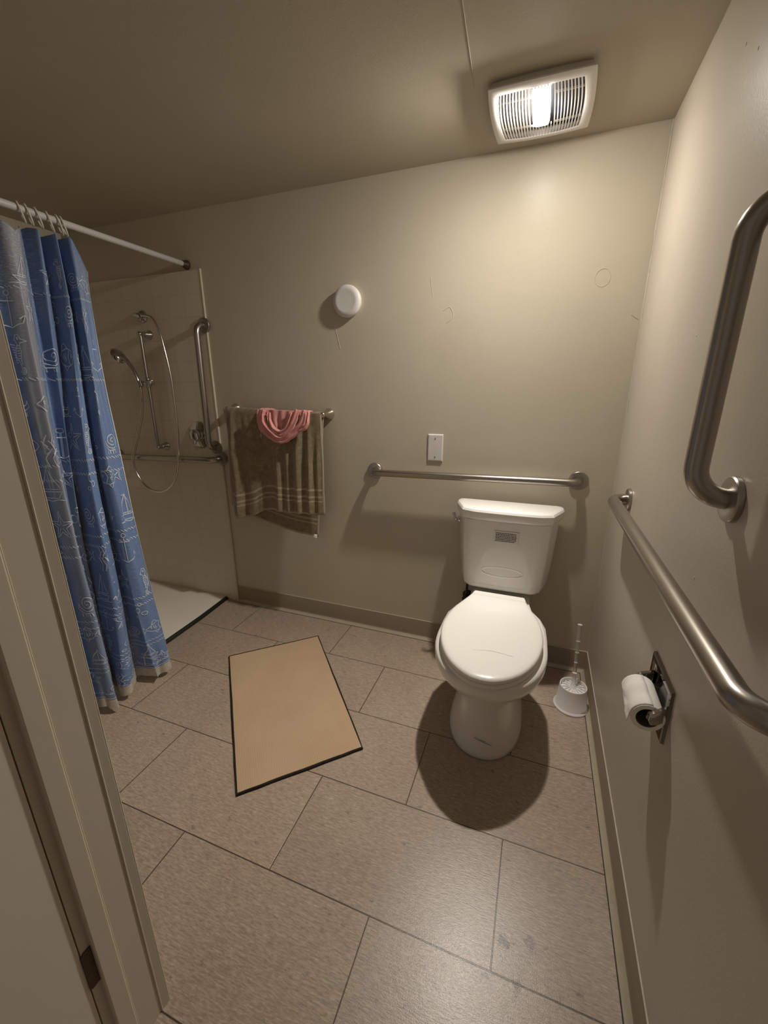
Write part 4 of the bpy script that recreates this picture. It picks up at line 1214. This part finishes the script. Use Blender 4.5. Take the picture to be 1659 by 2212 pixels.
# ---- white line drawings woven into the cloth, as ribbons that follow its folds
NB = len(g.f)
def ribbon(pts, w=0.0029):
    """pts in flat cloth metres"""
    d = []
    for i in range(len(pts) - 1):
        (a, b), (c, e) = pts[i], pts[i+1]
        n = max(1, int(math.hypot(c - a, e - b)/0.010))
        for k in range(n): d.append((a + (c - a)*k/n, b + (e - b)*k/n))
    d.append(pts[-1])
    L = []; R = []
    for i in range(len(d)):
        a = d[max(i-1, 0)]; b = d[min(i+1, len(d)-1)]
        tx, ty = b[0] - a[0], b[1] - a[1]; l = math.hypot(tx, ty) or 1
        nx, ny = -ty/l*w/2, tx/l*w/2
        L.append(cloth(d[i][0] + nx, d[i][1] + ny)); R.append(cloth(d[i][0] - nx, d[i][1] - ny))
    g.grid([L, R], 1)
def motif(kind, cx_, cy_, s, flip=1):
    T = lambda pts: [(cx_ + flip*x*s, cy_ + y*s) for x, y in pts]
    circ2 = lambda x, y, r, n=12: [(x + r*math.cos(2*PI*k/n), y + r*math.sin(2*PI*k/n)) for k in range(n + 1)]
    spiral = lambda x, y, r, turns=2.2, n=30: [(x + r*(1 - k/n)*math.cos(2*PI*turns*k/n), y + r*(1 - k/n)*math.sin(2*PI*turns*k/n)) for k in range(n)]
    if kind == 'seahorse':
        body = [(-.30,-.62),(-.12,-.70),(.0,-.92),(.18,-.90),(.26,-.70),(.14,-.48),(.28,-.20),(.30,.08),(.16,.34),(.08,.58)]
        ribbon(T(body)); ribbon(T([(-.30,-.62),(-.06,-.54),(.0,-.40),(-.06,-.15),(.02,.15),(.02,.45)]))
        ribbon(T(spiral(.0,.72,.20))); ribbon(T(circ2(.08,-.74,.05,8)))
        for k in range(8):
            y = -.42 + k*.115; ribbon(T([(.02 - .03*(k%2), y), (.22 - .02*k*(k>5), y + .02)]))
            ribbon(T([(.26 + .02*(k<5), y), (.42 - .012*k, y - .05)]))
    elif kind == 'fish':
        ribbon(T([(-.9,.0),(-.6,-.34),(-.15,-.48),(.3,-.34),(.62,-.05),(.95,-.36),(.88,.0),(.98,.34),(.62,.05),(.3,.34),(-.15,.46),(-.6,.32),(-.9,.0)]))
        ribbon(T(circ2(-.55,-.08,.07,10))); ribbon(T([(-.34,-.36),(-.22,0),(-.34,.36)])); ribbon(T([(-.2,-.48),(.05,-.75),(.25,-.62),(.3,-.34)]))
        ribbon(T([(-.05,.05),(.2,-.02),(.05,.2),(-.05,.05)])); ribbon(T([(-.2,.46),(.0,.68),(.14,.42)]))
        for k in range(3): ribbon(T([(.0+.16*k,-.22),(.06+.16*k,-.10),(.0+.16*k,.02)]))
    elif kind == 'boat':
        ribbon(T([(-.6,.4),(-.42,.72),(.42,.72),(.62,.4),(-.6,.4)])); ribbon(T([(.0,.4),(.0,-.92)]))
        ribbon(T([(.04,-.86),(.56,.28),(.04,.28)])); ribbon(T([(-.05,-.7),(-.45,.28),(-.05,.28)])); ribbon(T([(-.8,.86),(-.4,.80),(.0,.88),(.4,.80),(.8,.86)]))
        ribbon(T([(.0,-.92),(.2,-.86),(.0,-.8)]))
    elif kind == 'shell':
        ribbon(T(spiral(0, 0, .55, 2.6, 40))); ribbon(T([(.55,0),(.62,.35),(.3,.62),(-.2,.6)]))
        for k in range(5): ribbon(T([(-.2+.16*k,.62),(-.25+.17*k,.85)]))
    elif kind == 'star':
        pts = []
        for k in range(11):
            a = -PI/2 + 2*PI*k/10; r = .8 if k % 2 == 0 else .30
            pts.append((r*math.cos(a), r*math.sin(a)))
        ribbon(T(pts))
        for k in range(5):
            a = -PI/2 + 2*PI*k/5; ribbon(T([(.12*math.cos(a), .12*math.sin(a)), (.55*math.cos(a), .55*math.sin(a))]))
    elif kind == 'weed':
        for dx in (-.3, 0, .28):
            ribbon(T([(dx,.9),(dx-.12,.5),(dx+.12,.15),(dx-.10,-.25),(dx+.05,-.7)])); ribbon(T([(dx-.05,.3),(dx+.22,.0)])); ribbon(T([(dx+.04,-.1),(dx-.22,-.4)]))
    elif kind == 'bubbles':
        for x, y, r in ((-.3,.3,.16),(.15,-.05,.22),(-.1,-.55,.13),(.4,.5,.1)): ribbon(T(circ2(x, y, r, 10)))
    elif kind == 'anchor':
        ribbon(T([(0,-.7),(0,.75)])); ribbon(T(circ2(0,-.82,.13,10))); ribbon(T([(-.32,-.42),(.32,-.42)]))
        ribbon(T([(-.6,.25),(-.5,.6),(0,.82),(.5,.6),(.6,.25)])); ribbon(T([(-.7,.45),(-.6,.25),(-.42,.42)])); ribbon(T([(.42,.42),(.6,.25),(.7,.45)]))
random.seed(23)
def rope(v, u0=0.0, u1=None):
    u1 = WID if u1 is None else u1
    u = u0
    while u < u1:
        ribbon([(u, v + 0.004), (u + 0.011, v - 0.004)], 0.0030); u += 0.013
kinds = ['fish', 'seahorse', 'boat', 'shell', 'star', 'weed', 'bubbles', 'anchor']
rowsv = [0.16, 0.30, 0.43, 0.56, 0.69, 0.82, 0.95, 1.08, 1.21, 1.34, 1.47, 1.60, 1.68]
kk = 0
for iv, v in enumerate(rowsv):
    u = 0.035 + 0.05*(iv % 2)
    while u < WID - 0.04:
        kd = kinds[(kk*3 + iv) % 8]; kk += 1
        s_ = random.uniform(0.050, 0.064)
        motif(kd, u, v + random.uniform(-0.012, 0.012), s_, random.choice((1, -1)))
        u += random.uniform(0.085, 0.115)
for v in (0.235, 0.495, 0.755, 0.80, 1.015, 1.05, 1.275, 1.305, 1.535, 1.56, 1.70): rope(v)
ribbon([(0.001 + WID*k/60*0.998, 1.80*(HEM - 0.8)/ROWS) for k in range(61)], 0.004)
ribbon([(0.002, 0.01 + 1.71*k/60) for k in range(61)], 0.003)
cm = g.build('fabric', [M_curtain, M_thread], cur, recalc=False, angle=180)
me = cm.data
uvl = me.uv_layers.new(name='cloth')
pa = me.attributes.new('pale', 'FLOAT', 'POINT'); la = me.attributes.new('lace', 'FLOAT', 'POINT')
NVg = NC*(HEM + 1)
for l in me.loops:
    i = l.vertex_index
    if i < NVg: uvl.data[l.index].uv = (arc[i % NC], 1.80*(i // NC)/ROWS)
def sm(a, b, x):
    t = min(max((x - a)/(b - a), 0), 1); return t*t*(3 - 2*t)
for i in range(NVg):
    q, r = i % NC, i // NC
    f = q/SUB; t = r/ROWS
    # paler grey-blue bands along some of the folds
    p1 = sm(8.3, 8.9, f)*(1 - sm(10.2, 10.9, f))*(1 - 0.55*sm(0.45, 0.75, t))
    p2 = sm(5.6, 6.1, f)*(1 - sm(7.6, 8.4, f))*sm(0.35, 0.6, t)*0.9
    p3 = sm(2.4, 2.8, f)*(1 - sm(3.4, 3.9, f))*sm(0.72, 0.9, t)*0.8
    p4 = (1 - sm(0.8, 2.2, f))*sm(0.0, 0.04, t)*(1 - sm(0.06, 0.2, t))*0.45
    pa.data[i].value = min(1, p1 + p2 + p3 + p4)
    la.data[i].value = (1 - sm(0.10, 0.22, t))*sm(6.5, 8.8, f) + 0.35*(1 - sm(0.03, 0.16, t))*(1 - sm(0.5, 2.5, f))
g = G().grid([[p for p in GRID[r]] for r in range(HEM, ROWS + 1)])
g.build('hem', M_hem, cur, recalc=False, angle=180, label='off-white hem band along the bottom')

# curtain rings, each a thing of its own
order = ['nearest the wall end of the rod', 'second from the wall end', 'third from the wall end', 'fourth from the wall end', 'fifth from the wall end', 'sixth from the wall end', 'seventh from the wall end', 'eighth from the wall end']
for i, y in enumerate(RINGY):
    pts = []
    sw = 0.06*math.sin(i*2.3)
    for k in range(25):
        a = 2*PI*k/24
        rr = 0.0265
        ux, uy = 0.885 + sw*0.5, -0.465 + sw
        pts.append((-2.0825 + rr*0.80*math.sin(a)*ux, y + 0.004 + rr*0.80*math.sin(a)*uy - 0.009*math.cos(a), 1.892 - 0.0125 + rr*1.12*math.cos(a)))
    o = G().tube(pts, 0.0031, 8, caps=False).build('curtain_ring', M_ring)
    if i < 6: tag(o, 'pale curtain ring on the rod, ' + order[i], 'curtain ring', 'curtain rings on the shower rod')
    else: tag(o, 'pale curtain ring on the rod, ' + order[i], 'curtain ring', 'curtain rings on the shower rod')

# ================================================================== BATH MAT
mc = [Vector((-1.659, -0.496, 0)), Vector((-1.326, -0.185, 0)), Vector((-0.813, -0.769, 0)), Vector((-1.131, -1.085, 0))]
bmr = root('bath_mat', ((mc[0] + mc[2])/2), 'tan woven bath mat with dark edge lying on the tiled floor', 'bath mat')
def bil(u, v): return mc[0]*(1-u)*(1-v) + mc[1]*u*(1-v) + mc[2]*u*v + mc[3]*(1-u)*v
P = []
for j in range(41):
    row = []
    for i in range(25):
        p = bil(0.010 + 0.981*i/24, 0.0055 + 0.989*j/40)
        e = min(i, 24 - i, j, 40 - j)
        row.append(p + Vector((0, 0, 0.0085 + (0.0012 if 0 < e else -0.0005) + 0.0006*math.sin(i*0.9)*math.sin(j*0.5))))
    P.append(row)
g = G().grid(P)
n = len(P[0]); 
bot = [[p - Vector((0, 0, p.z - 0.0035)) for p in r] for r in (P[0], P[-1])]
g.build('pile', M_mat, bmr, recalc=False)
g = G()
per = []
for a, b in ((0, 1), (1, 2), (2, 3), (3, 0)):
    for k in range(12): 
        p = mc[a] + (mc[b] - mc[a])*k/12
        per.append(p + Vector((random.uniform(-.001, .001), random.uniform(-.001, .001), 0.0046)))
per.append(per[0])
cen = (mc[0] + mc[2])/2
rings = []
for p in per:
    d = (cen - p); d.z = 0; d.normalize()
    rings.append([p - d*0.001 + Vector((0, 0, -0.0042)), p - d*0.0025 + Vector((0, 0, 0.0005)), p + d*0.001 + Vector((0, 0, 0.0048)), p + d*0.0055 + Vector((0, 0, 0.0043)), p + d*0.009 + Vector((0, 0, -0.0042))])
g.loft(rings, False, False)
g.build('edge_binding', M_matedge, bmr, angle=60, label='dark bound edge')
g = G(); g.add([bil(u, v) + Vector((0, 0, 0.001)) for u, v in ((0.01, 0.01), (0.99, 0.01), (0.99, 0.99), (0.01, 0.99))], [(0, 3, 2, 1)])
g.build('backing', M_matedge, bmr, smooth=False)
